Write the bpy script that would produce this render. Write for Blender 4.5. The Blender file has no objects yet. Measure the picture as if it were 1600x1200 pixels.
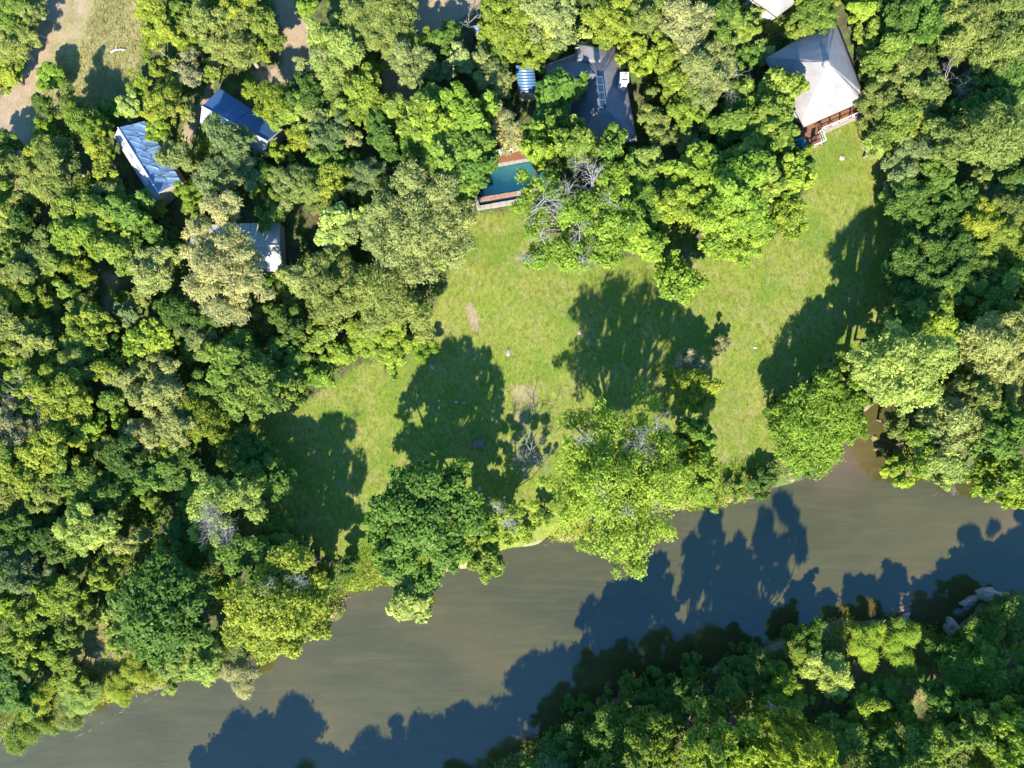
import bpy, math, random
import numpy as np
R_ = math.radians
SC = bpy.context.scene
COL = SC.collection
H = 78.0            # flying height of the camera
S = 0.072           # metres on flat ground per photo pixel

# ------------------------------------------------------------------ camera
cam_d = bpy.data.cameras.new('camera')
cam = bpy.data.objects.new('camera', cam_d)
COL.objects.link(cam)
cam.location = (0, 0, H)
cam.rotation_euler = (0, 0, 0)
cam_d.sensor_fit = 'HORIZONTAL'
cam_d.angle = 2 * math.atan(800 * S / H)
cam_d.clip_start = 0.5
cam_d.clip_end = 3000
SC.camera = cam

# ------------------------------------------------------------------ daylight
SUN_EL = R_(38.0)
SX, SY = -0.17, -0.985          # the sun stands towards the lower edge of the picture
SUN_DIR = np.array([SX * math.cos(SUN_EL), SY * math.cos(SUN_EL), math.sin(SUN_EL)])
w = bpy.data.worlds.new('World')
SC.world = w
w.use_nodes = True
nt = w.node_tree
nt.nodes.clear()
wo = nt.nodes.new('ShaderNodeOutputWorld')
bg = nt.nodes.new('ShaderNodeBackground')
sky = nt.nodes.new('ShaderNodeTexSky')
sky.sky_type = 'NISHITA'
sky.sun_disc = False
sky.sun_elevation = SUN_EL
sky.sun_rotation = math.atan2(SX, SY)
sky.altitude = 600
sky.air_density = 1.0
sky.dust_density = 0.2
sky.ozone_density = 2.5
bg.inputs['Strength'].default_value = 0.145
hsv = nt.nodes.new('ShaderNodeHueSaturation')
hsv.inputs['Saturation'].default_value = 1.28
nt.links.new(sky.outputs[0], hsv.inputs['Color'])
nt.links.new(hsv.outputs[0], bg.inputs['Color'])
nt.links.new(bg.outputs[0], wo.inputs['Surface'])
sun_d = bpy.data.lights.new('sun', 'SUN')
sun_d.energy = 4.8
sun_d.angle = R_(0.8)
sun_d.color = (1.0, 0.95, 0.85)
sun = bpy.data.objects.new('sun', sun_d)
COL.objects.link(sun)
from mathutils import Vector, Matrix
sun.rotation_euler = Vector(SUN_DIR.tolist()).to_track_quat('Z', 'Y').to_euler()
sun.location = (0, 0, 60)
SC.view_settings.view_transform = 'Standard'
SC.view_settings.look = 'None'
SC.view_settings.exposure = 1.72
SC.view_settings.gamma = 1.0
SC.view_settings.use_curve_mapping = False
SC.cycles.max_bounces = 7
SC.cycles.diffuse_bounces = 5
SC.cycles.glossy_bounces = 2
SC.cycles.transmission_bounces = 4

# ------------------------------------------------------------------ helpers
def P(px, py, z=0.0):
    """world point at height z that stands where the photo shows it"""
    k = S * (H - z) / H
    return ((px - 800) * k, (600 - py) * k, z)

def tag(o, label=None, cat=None, group=None, kind=None):
    if label: o['label'] = label
    if cat: o['category'] = cat
    if group: o['group'] = group
    if kind: o['kind'] = kind
    return o

def empty(name, loc, rz=0.0):
    o = bpy.data.objects.new(name, None)
    o.empty_display_size = 0.3
    o.location = loc
    o.rotation_euler = (0, 0, rz)
    COL.objects.link(o)
    return o

def np_mesh(name, V, F, n=4, attrs=None, smooth=False):
    """mesh from numpy arrays; F has n corners a face"""
    me = bpy.data.meshes.new(name)
    V = np.ascontiguousarray(V, dtype=np.float32)
    F = np.ascontiguousarray(F, dtype=np.int32)
    me.vertices.add(len(V))
    me.vertices.foreach_set('co', V.ravel())
    me.loops.add(F.size)
    me.loops.foreach_set('vertex_index', F.ravel())
    me.polygons.add(len(F))
    me.polygons.foreach_set('loop_start', np.arange(0, F.size, n, dtype=np.int32))
    me.polygons.foreach_set('loop_total', np.full(len(F), n, dtype=np.int32))
    if smooth:
        me.polygons.foreach_set('use_smooth', np.ones(len(F), dtype=bool))
    me.update(calc_edges=True)
    for k, a in (attrs or {}).items():
        if a.ndim == 1:
            at = me.attributes.new(k, 'FLOAT', 'POINT')
            at.data.foreach_set('value', np.ascontiguousarray(a, dtype=np.float32))
        else:
            at = me.attributes.new(k, 'FLOAT_COLOR', 'POINT')
            at.data.foreach_set('color', np.ascontiguousarray(a, dtype=np.float32).ravel())
    return me

class MB:
    """collects boxes, tubes and sheets, then links them as ONE mesh object"""
    def __init__(self):
        self.v = []; self.f = []
    def add(self, vs, fs):
        b = len(self.v)
        self.v += [tuple(p) for p in vs]
        self.f += [tuple(i + b for i in f) for f in fs]
    def box(self, c, s, rz=0.0, M=None):
        x, y, z = s[0] / 2, s[1] / 2, s[2] / 2
        pts = [Vector((a * x, b * y, d * z)) for a in (-1, 1) for b in (-1, 1) for d in (-1, 1)]
        rot = M if M is not None else Matrix.Rotation(rz, 3, 'Z')
        pts = [rot @ p + Vector(c) for p in pts]
        self.add(pts, [(0, 1, 3, 2), (4, 6, 7, 5), (0, 4, 5, 1), (2, 3, 7, 6), (0, 2, 6, 4), (1, 5, 7, 3)])
    def beam(self, a, b, w_, h_):
        a = Vector(a); b = Vector(b); d = b - a
        L = d.length
        if L < 1e-5: return
        q = d.to_track_quat('X', 'Z').to_matrix()
        self.box((a + b) / 2, (L, w_, h_), M=q)
    def tube(self, pts, rad, n=6):
        pts = [Vector(p) for p in pts]
        base = len(self.v)
        for i, p in enumerate(pts):
            d = (pts[min(i + 1, len(pts) - 1)] - pts[max(i - 1, 0)])
            if d.length < 1e-6: d = Vector((0, 0, 1))
            q = d.to_track_quat('Z', 'Y').to_matrix()
            for k in range(n):
                t = 2 * math.pi * k / n
                self.v.append(tuple(p + q @ Vector((rad[i] * math.cos(t), rad[i] * math.sin(t), 0))))
        for i in range(len(pts) - 1):
            for k in range(n):
                a = base + i * n + k; b = base + i * n + (k + 1) % n
                self.f.append((a, b, b + n, a + n))
        self.f.append(tuple(base + k for k in range(n))[::-1])
        e = base + (len(pts) - 1) * n
        self.f.append(tuple(e + k for k in range(n)))
    def prism(self, poly, z0, z1):
        """poly: world xy list, z0/z1 scalars"""
        n = len(poly)
        vs = [(p[0], p[1], z0) for p in poly] + [(p[0], p[1], z1) for p in poly]
        fs = [tuple(range(n))[::-1], tuple(range(n, 2 * n))]
        fs += [(i, (i + 1) % n, n + (i + 1) % n, n + i) for i in range(n)]
        self.add(vs, fs)
    def solid_quad(self, a, b, c, d, t, nu=1, nv=1, disp=None):
        """a slab over the quad a-b-c-d (b next to a), thickness t straight down; disp(u,v) lifts the top"""
        a, b, c, d = map(Vector, (a, b, c, d))
        base = len(self.v)
        for k in (0, 1):
            for j in range(nv + 1):
                for i in range(nu + 1):
                    u, v = i / nu, j / nv
                    p = (a * (1 - u) + b * u) * (1 - v) + (d * (1 - u) + c * u) * v
                    z = disp(u, v) if disp else 0.0
                    self.v.append((p.x, p.y, p.z + z - k * t))
        W_ = nu + 1; N = W_ * (nv + 1)
        def id_(i, j, k): return base + k * N + j * W_ + i
        for j in range(nv):
            for i in range(nu):
                self.f.append((id_(i, j, 0), id_(i + 1, j, 0), id_(i + 1, j + 1, 0), id_(i, j + 1, 0)))
                self.f.append((id_(i, j, 1), id_(i, j + 1, 1), id_(i + 1, j + 1, 1), id_(i + 1, j, 1)))
        for i in range(nu):
            self.f.append((id_(i, 0, 0), id_(i, 0, 1), id_(i + 1, 0, 1), id_(i + 1, 0, 0)))
            self.f.append((id_(i, nv, 0), id_(i + 1, nv, 0), id_(i + 1, nv, 1), id_(i, nv, 1)))
        for j in range(nv):
            self.f.append((id_(0, j, 0), id_(0, j + 1, 0), id_(0, j + 1, 1), id_(0, j, 1)))
            self.f.append((id_(nu, j, 0), id_(nu, j, 1), id_(nu, j + 1, 1), id_(nu, j + 1, 0)))
    def build(self, name, mat, parent=None, smooth=False, origin=(0, 0, 0)):
        me = bpy.data.meshes.new(name)
        ox, oy, oz = origin
        me.from_pydata([(x - ox, y - oy, z - oz) for x, y, z in self.v], [], self.f)
        me.update()
        if smooth:
            for p in me.polygons: p.use_smooth = True
        o = bpy.data.objects.new(name, me)
        if mat: me.materials.append(mat)
        COL.objects.link(o)
        if parent is not None:
            o.parent = parent
        else:
            o.location = origin
        return o

# ------------------------------------------------------------------ materials
class NT:
    def __init__(self, name):
        self.m = bpy.data.materials.new(name)
        self.m.use_nodes = True
        self.t = self.m.node_tree
        self.t.nodes.clear()
        self.out = self.n('ShaderNodeOutputMaterial')
    def n(self, typ, **kw):
        nd = self.t.nodes.new(typ)
        for k, v in kw.items(): setattr(nd, k, v)
        return nd
    def l(self, a, b): self.t.links.new(a, b)
    def noise(self, scale, detail=4, rough=0.55, vec=None, dist=0.0):
        nd = self.n('ShaderNodeTexNoise')
        nd.inputs['Scale'].default_value = scale
        nd.inputs['Detail'].default_value = detail
        nd.inputs['Roughness'].default_value = rough
        nd.inputs['Distortion'].default_value = dist
        if vec is not None: self.l(vec, nd.inputs['Vector'])
        return nd.outputs['Fac']
    def ramp(self, fac, stops):
        nd = self.n('ShaderNodeValToRGB')
        e = nd.color_ramp.elements
        while len(e) < len(stops): e.new(0.5)
        for i, (p, c) in enumerate(stops):
            e[i].position = p
            e[i].color = (c, c, c, 1) if isinstance(c, (int, float)) else (*c, 1)
        self.l(fac, nd.inputs[0])
        return nd.outputs[0]
    def mix(self, fac, a, b, mode='MIX'):
        nd = self.n('ShaderNodeMix', data_type='RGBA', blend_type=mode)
        for sock, val in ((nd.inputs['Factor'], fac), (nd.inputs[6], a), (nd.inputs[7], b)):
            if isinstance(val, (int, float)): sock.default_value = val if sock.type == 'VALUE' else (val, val, val, 1)
            elif isinstance(val, tuple): sock.default_value = (*val[:3], 1)
            else: self.l(val, sock)
        return nd.outputs[2]
    def math(self, op, a, b=0.0, c=None):
        nd = self.n('ShaderNodeMath', operation=op)
        for i, v in enumerate((a, b) if c is None else (a, b, c)):
            if isinstance(v, (int, float)): nd.inputs[i].default_value = v
            else: self.l(v, nd.inputs[i])
        return nd.outputs[0]
    def coord(self, kind='Object'):
        return self.n('ShaderNodeTexCoord').outputs[kind]
    def pos(self):
        return self.n('ShaderNodeNewGeometry').outputs['Position']
    def mapping(self, vec, scale=(1, 1, 1), rot=(0, 0, 0)):
        nd = self.n('ShaderNodeMapping')
        nd.inputs['Scale'].default_value = scale
        nd.inputs['Rotation'].default_value = rot
        self.l(vec, nd.inputs['Vector'])
        return nd.outputs[0]
    def bump(self, h, strength=0.5, dist=0.05):
        nd = self.n('ShaderNodeBump')
        nd.inputs['Strength'].default_value = strength
        nd.inputs['Distance'].default_value = dist
        self.l(h, nd.inputs['Height'])
        return nd.outputs[0]
    def pbsdf(self, col, rough=0.7, spec=0.3, normal=None, metallic=0.0, ior=1.45):
        nd = self.n('ShaderNodeBsdfPrincipled')
        if isinstance(col, tuple): nd.inputs['Base Color'].default_value = (*col[:3], 1)
        else: self.l(col, nd.inputs['Base Color'])
        if isinstance(rough, (int, float)): nd.inputs['Roughness'].default_value = rough
        else: self.l(rough, nd.inputs['Roughness'])
        nd.inputs['Specular IOR Level'].default_value = spec
        nd.inputs['Metallic'].default_value = metallic
        nd.inputs['IOR'].default_value = ior
        if normal is not None: self.l(normal, nd.inputs['Normal'])
        return nd.outputs[0]
    def done(self, sh):
        self.l(sh, self.out.inputs['Surface'])
        return self.m

def simple_mat(name, c, rough=0.7, var=0.25, scale=2.0, bump=0.0, bscale=20, spec=0.3, dirt=None, streak=None):
    """a colour with soft unevenness of its own, optional dirt and grain"""
    t = NT(name)
    c = tuple(x * .66 for x in c)
    if dirt: dirt = tuple(x * .66 for x in dirt)
    co = t.pos()
    if streak: co = t.mapping(co, *streak)
    n1 = t.noise(scale, 6, 0.65, co)
    f = t.ramp(n1, [(0.3, 0.0), (0.7, 1.0)])
    lo = tuple(x * (1 - var) for x in c); hi = tuple(min(1, x * (1 + var)) for x in c)
    colr = t.mix(f, lo, hi)
    if dirt:
        n2 = t.ramp(t.noise(0.9, 5, 0.7, t.pos()), [(0.52, 0.0), (0.72, 0.7)])
        colr = t.mix(n2, colr, dirt)
    nrm = None
    if bump: nrm = t.bump(t.noise(bscale, 4, 0.6, co), bump, 0.05)
    return t.done(t.pbsdf(colr, rough, spec, nrm))

def leaf_mat(name, rough=0.55, spec=0.25, trans=0.52, yellow=0.5, glow=(1.3, 1.3, 0.5)):
    """leaf blades: the tree's own colour (object colour) varied leaf by leaf and spray by spray"""
    t = NT(name)
    oi = t.n('ShaderNodeObjectInfo')
    at = t.n('ShaderNodeAttribute', attribute_name='tone', attribute_type='GEOMETRY')
    f = at.outputs['Fac']
    dark = t.mix(1.0, oi.outputs['Color'], (0.68, 0.76, 0.66), 'MULTIPLY')
    lite = t.mix(1.0, oi.outputs['Color'], (1.55, 1.42, 1.15), 'MULTIPLY')
    c = t.mix(f, dark, lite)
    hs = t.n('ShaderNodeHueSaturation')
    hs.inputs['Hue'].default_value = 0.5
    t.l(t.math('MULTIPLY_ADD', oi.outputs['Random'], 0.026, 0.487), hs.inputs['Hue'])
    t.l(t.math('MULTIPLY_ADD', oi.outputs['Random'], -0.2, 1.1), hs.inputs['Value'])
    t.l(c, hs.inputs['Color'])
    c = hs.outputs[0]
    a = t.pbsdf(c, rough, spec)
    tr = t.n('ShaderNodeBsdfTranslucent')
    t.l(t.mix(1.0, c, glow, 'MULTIPLY'), tr.inputs['Color'])
    mx = t.n('ShaderNodeMixShader')
    mx.inputs[0].default_value = trans
    t.l(a, mx.inputs[1]); t.l(tr.outputs[0], mx.inputs[2])
    return t.done(mx.outputs[0])

M = {}
M['leaf'] = leaf_mat('leaf')
M['leaf_gloss'] = leaf_mat('glossy_leaf', 0.5, 0.15, 0.46)
M['leaf_fine'] = leaf_mat('feather_leaf', 0.7, 0.12, 0.52)
M['bark'] = simple_mat('bark', (0.13, 0.10, 0.075), 0.9, 0.4, 6, 0.6, 25)
M['pale_bark'] = simple_mat('pale_bark', (0.36, 0.32, 0.28), 0.85, 0.3, 6, 0.5, 25)
M['grey_wood'] = simple_mat('grey_wood', (0.33, 0.30, 0.29), 0.9, 0.3, 5, 0.5, 25)
M['canvas'] = simple_mat('canvas', (0.52, 0.42, 0.29), 0.85, 0.15, 3, 0.3, 30, dirt=(0.3, 0.22, 0.14))
M['white_fly'] = simple_mat('white_fly', (0.44, 0.43, 0.45), 0.42, 0.10, 1.5, 0.25, 3, 0.5, dirt=(0.42, 0.40, 0.38))
M['cream_fly'] = simple_mat('cream_fly', (0.55, 0.52, 0.42), 0.6, 0.12, 1.5, 0.2, 3, 0.4, dirt=(0.40, 0.38, 0.30))
M['shaded_silver_fly'] = simple_mat('shaded_silver_fly', (0.19, 0.30, 0.45), 0.42, 0.18, 1.2, 0.3, 2.2, 0.6)  # pale fly fabric with the bluish shade of the rear slope put into its colour
M['shaded_blue_fly'] = simple_mat('shaded_blue_fly', (0.06, 0.155, 0.31), 0.45, 0.15, 1.2, 0.25, 2.5, 0.5, dirt=(0.06, 0.15, 0.30))  # rear slope of the white fly, its sky-blue shade painted as colour
M['white_wood'] = simple_mat('white_wood', (0.74, 0.72, 0.66), 0.6, 0.08, 4, 0.2, 20, dirt=(0.5, 0.47, 0.4))
M['white_plaster'] = simple_mat('white_plaster', (0.74, 0.72, 0.68), 0.85, 0.06, 3, 0.3, 20, dirt=(0.5, 0.45, 0.38))
M['dark_wood'] = simple_mat('dark_wood', (0.10, 0.055, 0.035), 0.75, 0.3, 5, 0.3, 20)
M['deck_wood'] = simple_mat('deck_wood', (0.27, 0.115, 0.06), 0.7, 0.3, 5, 0.3, 30)
M['old_wood'] = simple_mat('old_wood', (0.26, 0.17, 0.14), 0.8, 0.35, 7, 0.4, 30)
M['path_wood'] = simple_mat('path_wood', (0.15, 0.07, 0.045), 0.8, 0.3, 5, 0.3, 30)
M['stone'] = simple_mat('coping_stone', (0.40, 0.35, 0.30), 0.85, 0.22, 5, 0.4, 25, dirt=(0.3, 0.25, 0.2))
M['red_stone'] = simple_mat('weir_stone', (0.34, 0.21, 0.15), 0.8, 0.35, 5, 0.4, 25)
M['boulder'] = simple_mat('boulder', (0.50, 0.37, 0.30), 0.95, 0.35, 1.8, 1.0, 5)
M['mound'] = simple_mat('earth', (0.50, 0.24, 0.15), 0.95, 0.3, 3, 0.8, 8)
M['metal_blue'] = simple_mat('blue_metal', (0.10, 0.20, 0.34), 0.35, 0.15, 2, 0.1, 10, 0.6, dirt=(0.16, 0.2, 0.26))
M['metal_grey'] = simple_mat('grey_metal', (0.22, 0.25, 0.30), 0.5, 0.15, 2, 0.1, 10, 0.5, dirt=(0.2, 0.17, 0.14))
M['teal_cloth'] = simple_mat('teal_cloth', (0.02, 0.25, 0.30), 0.35, 0.3, 3, 0.4, 5, 0.5)
M['dark_frame'] = simple_mat('dark_frame', (0.07, 0.12, 0.18), 0.6, 0.2, 3, 0.1, 10, 0.3)
M['glass'] = simple_mat('dark_glass', (0.02, 0.045, 0.075), 0.08, 0.2, 1, 0, 1, 0.6)
M['cushion'] = simple_mat('cushion_cloth', (0.72, 0.70, 0.62), 0.8, 0.06, 4, 0.2, 20)

def thatch_mat(name, c):
    t = NT(name)
    co = t.pos()
    n1 = t.noise(9, 8, 0.75, co)
    n2 = t.noise(0.8, 4, 0.6, co)
    n3 = t.noise(45, 3, 0.7, co)
    f = t.mix(0.5, n1, n2)
    colr = t.ramp(f, [(0.3, tuple(x * 0.62 for x in c)), (0.7, tuple(x * 1.22 for x in c))])
    nrm = t.bump(t.mix(0.5, n1, n3), 0.7, 0.06)
    return t.done(t.pbsdf(colr, 0.95, 0.1, nrm))
M['thatch'] = thatch_mat('thatch', (0.25, 0.235, 0.225))
M['old_thatch'] = thatch_mat('old_thatch', (0.18, 0.168, 0.172))

# ---- ground: one material, the surface kinds come as painted-in cover of the land itself
def ground_mat():
    t = NT('ground_cover')
    co = t.pos()
    a = t.n('ShaderNodeAttribute', attribute_name='cover', attribute_type='GEOMETRY')
    sep = t.n('ShaderNodeSeparateColor')
    t.l(a.outputs['Color'], sep.inputs[0])
    lawn, dirt, tall = sep.outputs[0], sep.outputs[1], sep.outputs[2]
    big = t.noise(0.11, 4, 0.6, co)
    mid = t.noise(0.55, 5, 0.65, co)
    mid2 = t.noise(0.9, 5, 0.7, t.mapping(co, (1, 1, 1), (0, 0, 1.1)), 0.4)
    fine = t.noise(5.0, 6, 0.75, t.mapping(co, (1.0, 0.55, 1), (0, 0, 0.5)))
    vfine = t.noise(16, 3, 0.8, co)
    # forest floor: leaf litter, red-brown earth, weeds
    floor = t.ramp(t.mix(0.5, mid, fine), [(0.32, (0.030, 0.026, 0.016)), (0.5, (0.075, 0.058, 0.035)), (0.68, (0.15, 0.115, 0.075))])
    weeds = t.ramp(fine, [(0.3, (0.035, 0.07, 0.015)), (0.7, (0.14, 0.21, 0.04))])
    floor = t.mix(t.ramp(mid2, [(0.40, 0.0), (0.58, 0.85)]), floor, weeds)
    # mown lawn
    g = t.ramp(t.mix(0.45, fine, vfine), [(0.28, (0.070, 0.098, 0.015)), (0.5, (0.158, 0.184, 0.030)), (0.74, (0.265, 0.275, 0.060))])
    gd = t.ramp(t.mix(0.45, fine, vfine), [(0.28, (0.125, 0.115, 0.035)), (0.5, (0.225, 0.205, 0.068)), (0.74, (0.33, 0.285, 0.125))])
    g = t.mix(t.ramp(t.mix(0.6, big, mid), [(0.47, 0.0), (0.60, 0.65)]), g, gd)
    tuft = t.ramp(t.noise(2.1, 5, 0.75, t.mapping(co, (1, 0.7, 1), (0, 0, 0.9))), [(0.35, 0.62), (0.5, 1.0), (0.68, 1.22)])
    g = t.mix(1.0, g, tuft, 'MULTIPLY')
    lush = t.ramp(t.noise(0.25, 4, 0.6, t.mapping(co, (1, 1, 1), (0, 0, 2.2))), [(0.48, 0.0), (0.62, 0.75)])
    g = t.mix(lush, g, t.ramp(fine, [(0.3, (0.05, 0.10, 0.012)), (0.7, (0.16, 0.225, 0.028))]))
    bare = t.ramp(t.noise(0.7, 5, 0.7, t.mapping(co, (1, 1, 1), (0, 0, 0.7))), [(0.59, 0.0), (0.70, 0.7)])
    g = t.mix(bare, g, t.ramp(fine, [(0.3, (0.16, 0.13, 0.085)), (0.7, (0.29, 0.24, 0.165))]))
    # rough dry grass
    tg = t.ramp(t.mix(0.5, fine, mid), [(0.3, (0.105, 0.105, 0.035)), (0.5, (0.215, 0.195, 0.08)), (0.7, (0.33, 0.275, 0.15))])
    # bare sandy track
    d = t.ramp(t.mix(0.5, fine, mid), [(0.3, (0.19, 0.138, 0.085)), (0.55, (0.29, 0.215, 0.135)), (0.75, (0.40, 0.31, 0.205))])
    def soft(m):   # ragged borders
        return t.ramp(t.math('ADD', m, t.math('MULTIPLY', t.math('SUBTRACT', t.mix(0.5, mid, fine), 0.5), 0.9)), [(0.38, 0.0), (0.62, 1.0)])
    c = t.mix(soft(tall), floor, tg)
    c = t.mix(soft(lawn), c, g)
    c = t.mix(soft(dirt), c, d)
    nrm = t.bump(t.mix(0.5, fine, vfine), 0.9, 0.12)
    return t.done(t.pbsdf(c, 0.95, 0.08, nrm))
M['ground'] = ground_mat()

def water_mat():
    t = NT('river_water')
    co = t.pos()
    silt = t.noise(0.05, 4, 0.55, t.mapping(co, (1, 1.6, 1), (0, 0, -0.5)), 0.5)
    c = t.ramp(silt, [(0.35, (0.040, 0.038, 0.010)), (0.52, (0.052, 0.047, 0.013)), (0.75, (0.074, 0.058, 0.018))])
    at = t.n('ShaderNodeAttribute', attribute_name='shoal', attribute_type='GEOMETRY')
    c = t.mix(at.outputs['Fac'], c, (0.10, 0.062, 0.032))
    flow = t.noise(0.5, 6, 0.7, t.mapping(co, (0.35, 2.2, 1), (0, 0, -0.42)), 0.8)
    c = t.mix(t.ramp(flow, [(0.45, 0.0), (0.75, 0.35)]), c, (0.095, 0.085, 0.032))
    speck = t.ramp(t.noise(5.5, 2, 0.5, co), [(0.765, 0.0), (0.79, 0.5)])
    patch = t.ramp(t.noise(0.12, 3, 0.5, t.mapping(co, (1, 1, 1), (0, 0, 1))), [(0.45, 0.0), (0.6, 1.0)])
    c = t.mix(t.math('MULTIPLY', speck, patch), c, (0.22, 0.22, 0.2))
    wv = t.noise(3.2, 3, 0.5, t.mapping(co, (1, 0.6, 1), (0, 0, -0.55)))
    wv2 = t.noise(0.6, 3, 0.5, co)
    nrm = t.bump(t.mix(0.35, wv, wv2), 0.10, 0.06)
    return t.done(t.pbsdf(c, 0.08, 1.0, nrm, ior=1.40))
M['water'] = water_mat()

def pool_mat():
    t = NT('pool_water')
    at = t.n('ShaderNodeAttribute', attribute_name='depth', attribute_type='GEOMETRY')
    co = t.pos()
    n = t.noise(0.6, 3, 0.5, co)
    c = t.ramp(t.math('ADD', at.outputs['Fac'], t.math('MULTIPLY', t.math('SUBTRACT', n, 0.5), 0.5)),
               [(0.1, (0.028, 0.105, 0.11)), (0.5, (0.007, 0.045, 0.072)), (0.9, (0.003, 0.02, 0.045))])
    nrm = t.bump(t.noise(2.5, 3, 0.5, co), 0.1, 0.04)
    return t.done(t.pbsdf(c, 0.06, 0.6, nrm, ior=1.33))
M['pool'] = pool_mat()

# ------------------------------------------------------------------ land
def poly_sd(X, Y, poly):
    """signed distance (metres, inside negative) to a polygon given in metres"""
    px = np.array([p[0] for p in poly]); py = np.array([p[1] for p in poly])
    qx, qy = np.roll(px, -1), np.roll(py, -1)
    d2 = np.full(X.shape, 1e18); ins = np.zeros(X.shape, dtype=bool)
    for ax, ay, bx, by in zip(px, py, qx, qy):
        ex, ey = bx - ax, by - ay
        L = ex * ex + ey * ey + 1e-12
        tt = np.clip(((X - ax) * ex + (Y - ay) * ey) / L, 0, 1)
        d2 = np.minimum(d2, (X - ax - tt * ex) ** 2 + (Y - ay - tt * ey) ** 2)
        c = ((ay > Y) != (by > Y)) & (X < (bx - ax) * (Y - ay) / (by - ay + 1e-12) + ax)
        ins ^= c
    d = np.sqrt(d2)
    return np.where(ins, -d, d)

def G(pts): return [P(x, y)[:2] for x, y in pts]

RIVER = G([(-9000, 4400), (-300, 1300), (0, 1168), (60, 1150), (130, 1112), (200, 1092), (250, 1072), (320, 1060), (400, 1035), (470, 1000),
           (525, 962), (538, 930), (600, 918), (680, 905), (740, 885), (800, 862), (880, 848), (960, 832), (1060, 802), (1120, 795), (1200, 772),
           (1260, 752), (1300, 725), (1315, 690), (1350, 650), (1400, 610), (1450, 600), (1470, 640), (1420, 690), (1400, 730), (1440, 752), (1480, 745),
           (1530, 735), (1600, 770), (1800, 760), (9000, -1500), (9000, -600), (1800, 905), (1600, 935), (1540, 950), (1500, 990), (1460, 985), (1420, 970), (1340, 968),
           (1260, 990), (1190, 1022), (1120, 1048), (1050, 1062), (990, 1090), (930, 1105), (860, 1150), (790, 1195), (700, 1250), (500, 1330), (100, 1480), (-300, 1640), (-9000, 6500)])
LAWN = G([(1262, 205), (1345, 175), (1385, 255), (1405, 330), (1420, 440), (1340, 560), (1230, 640), (1200, 720), (1160, 772), (1060, 805), (860, 852), (770, 872),
          (600, 922), (540, 935), (552, 880), (470, 860), (400, 760), (385, 650), (480, 630), (560, 570), (640, 560), (680, 480), (715, 400), (742, 335), (830, 330),
          (900, 420), (1000, 400), (1060, 410), (1170, 385), (1250, 350), (1262, 280)])
CLEARING = G([(60, -300), (55, 30), (40, 120), (-60, 200), (-60, 330), (60, 300), (80, 170), (160, 170), (200, 150), (215, 100), (230, 60), (210, 0), (240, -300)])
BANK = G([(0, 1120), (60, 1070), (110, 1000), (160, 960), (220, 1040), (330, 1040), (380, 1050), (200, 1120), (0, 1200)])
BANK2 = G([(540, 850), (600, 850), (680, 870), (690, 915), (540, 945)])
BANK3 = G([(1060, 700), (1180, 700), (1210, 770), (1060, 815)])
FARBANK = G([(1300, 970), (1480, 980), (1480, 1060), (1420, 1110), (1300, 1080)])
TRACKS = [G([(70, -300), (68, 20), (48, 80), (32, 115), (0, 148), (-80, 190), (-80, 270), (0, 215), (30, 240), (46, 235), (48, 160), (75, 110), (98, 60), (112, 20), (120, -300)]),
          G([(110, -300), (112, 40), (100, 80), (112, 80), (135, 20), (135, -300)]),
          G([(395, -200), (425, 0), (440, 60), (440, 100), (395, 110), (400, 130), (470, 135), (500, 115), (498, 70), (485, 40), (465, 10), (440, -200)]),
          G([(630, -300), (635, 0), (630, 45), (650, 58), (690, 48), (740, 20), (760, 0), (780, -300)]),
          G([(590, 90), (600, 150), (640, 170), (660, 150), (625, 95)]),
          G([(722, 475), (740, 470), (750, 500), (752, 520), (735, 520)]),
          G([(330, 100), (345, 100), (325, 170), (305, 210), (300, 260), (280, 200), (315, 150)]),
          G([(152, 420), (185, 425), (190, 450), (170, 500), (155, 500), (165, 450)]),
          G([(1240, 985), (1260, 1105), (1246, 1120), (1240, 1100)]),
          G([(795, 600), (830, 590), (850, 620), (820, 680), (800, 660)])]
SOIL = [0, 1, 2, 3]

def axis(lo, hi, step, far):
    a = list(np.arange(lo, hi + 1e-6, step))
    d = step
    x = hi; out = []
    while x < far:
        d *= 1.35; x += d; out.append(x)
    d = step; x = lo; pre = []
    while x > -far:
        d *= 1.35; x -= d; pre.append(x)
    return np.array(pre[::-1] + a + out)
gx = axis(-66, 66, 0.5, 900); gy = axis(-52, 50, 0.5, 900)
GX, GY = np.meshgrid(gx, gy)
rsd = poly_sd(GX, GY, RIVER)
def smooth01(x): x = np.clip(x, 0, 1); return x * x * (3 - 2 * x)
rg = np.random.default_rng(5)
def value_noise(X, Y, sc, seed):
    r = np.random.default_rng(seed).random((64, 64))
    x = X / sc; y = Y / sc
    i = np.floor(x).astype(int); j = np.floor(y).astype(int)
    fx = smooth01(x - i); fy = smooth01(y - j)
    g = lambda a, b: r[a % 64, b % 64]
    return (g(i, j) * (1 - fx) + g(i + 1, j) * fx) * (1 - fy) + (g(i, j + 1) * (1 - fx) + g(i + 1, j + 1) * fx) * fy
bank_w = value_noise(GX, GY, 2.2, 1) * 1.6 - 0.8
WATER_Z = -1.0
def land_z(X, Y, sd):
    q = sd + (value_noise(X, Y, 2.2, 1) * 1.6 - 0.8)
    return (-2.4 + 2.4 * smooth01((q + 3.0) / 5.5)) + 0.25 * (value_noise(X, Y, 6, 2) - 0.5) + 0.06 * (value_noise(X, Y, 1.1, 3) - 0.5)
GZ = land_z(GX, GY, rsd)
def cover(poly, width=1.2):
    return np.clip(0.5 - poly_sd(GX, GY, poly) / (2 * width), 0, 1)
c_lawn = cover(LAWN)
c_tall = np.maximum.reduce([cover(CLEARING), cover(BANK), cover(BANK3) * 0.0, cover(FARBANK)])
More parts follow.
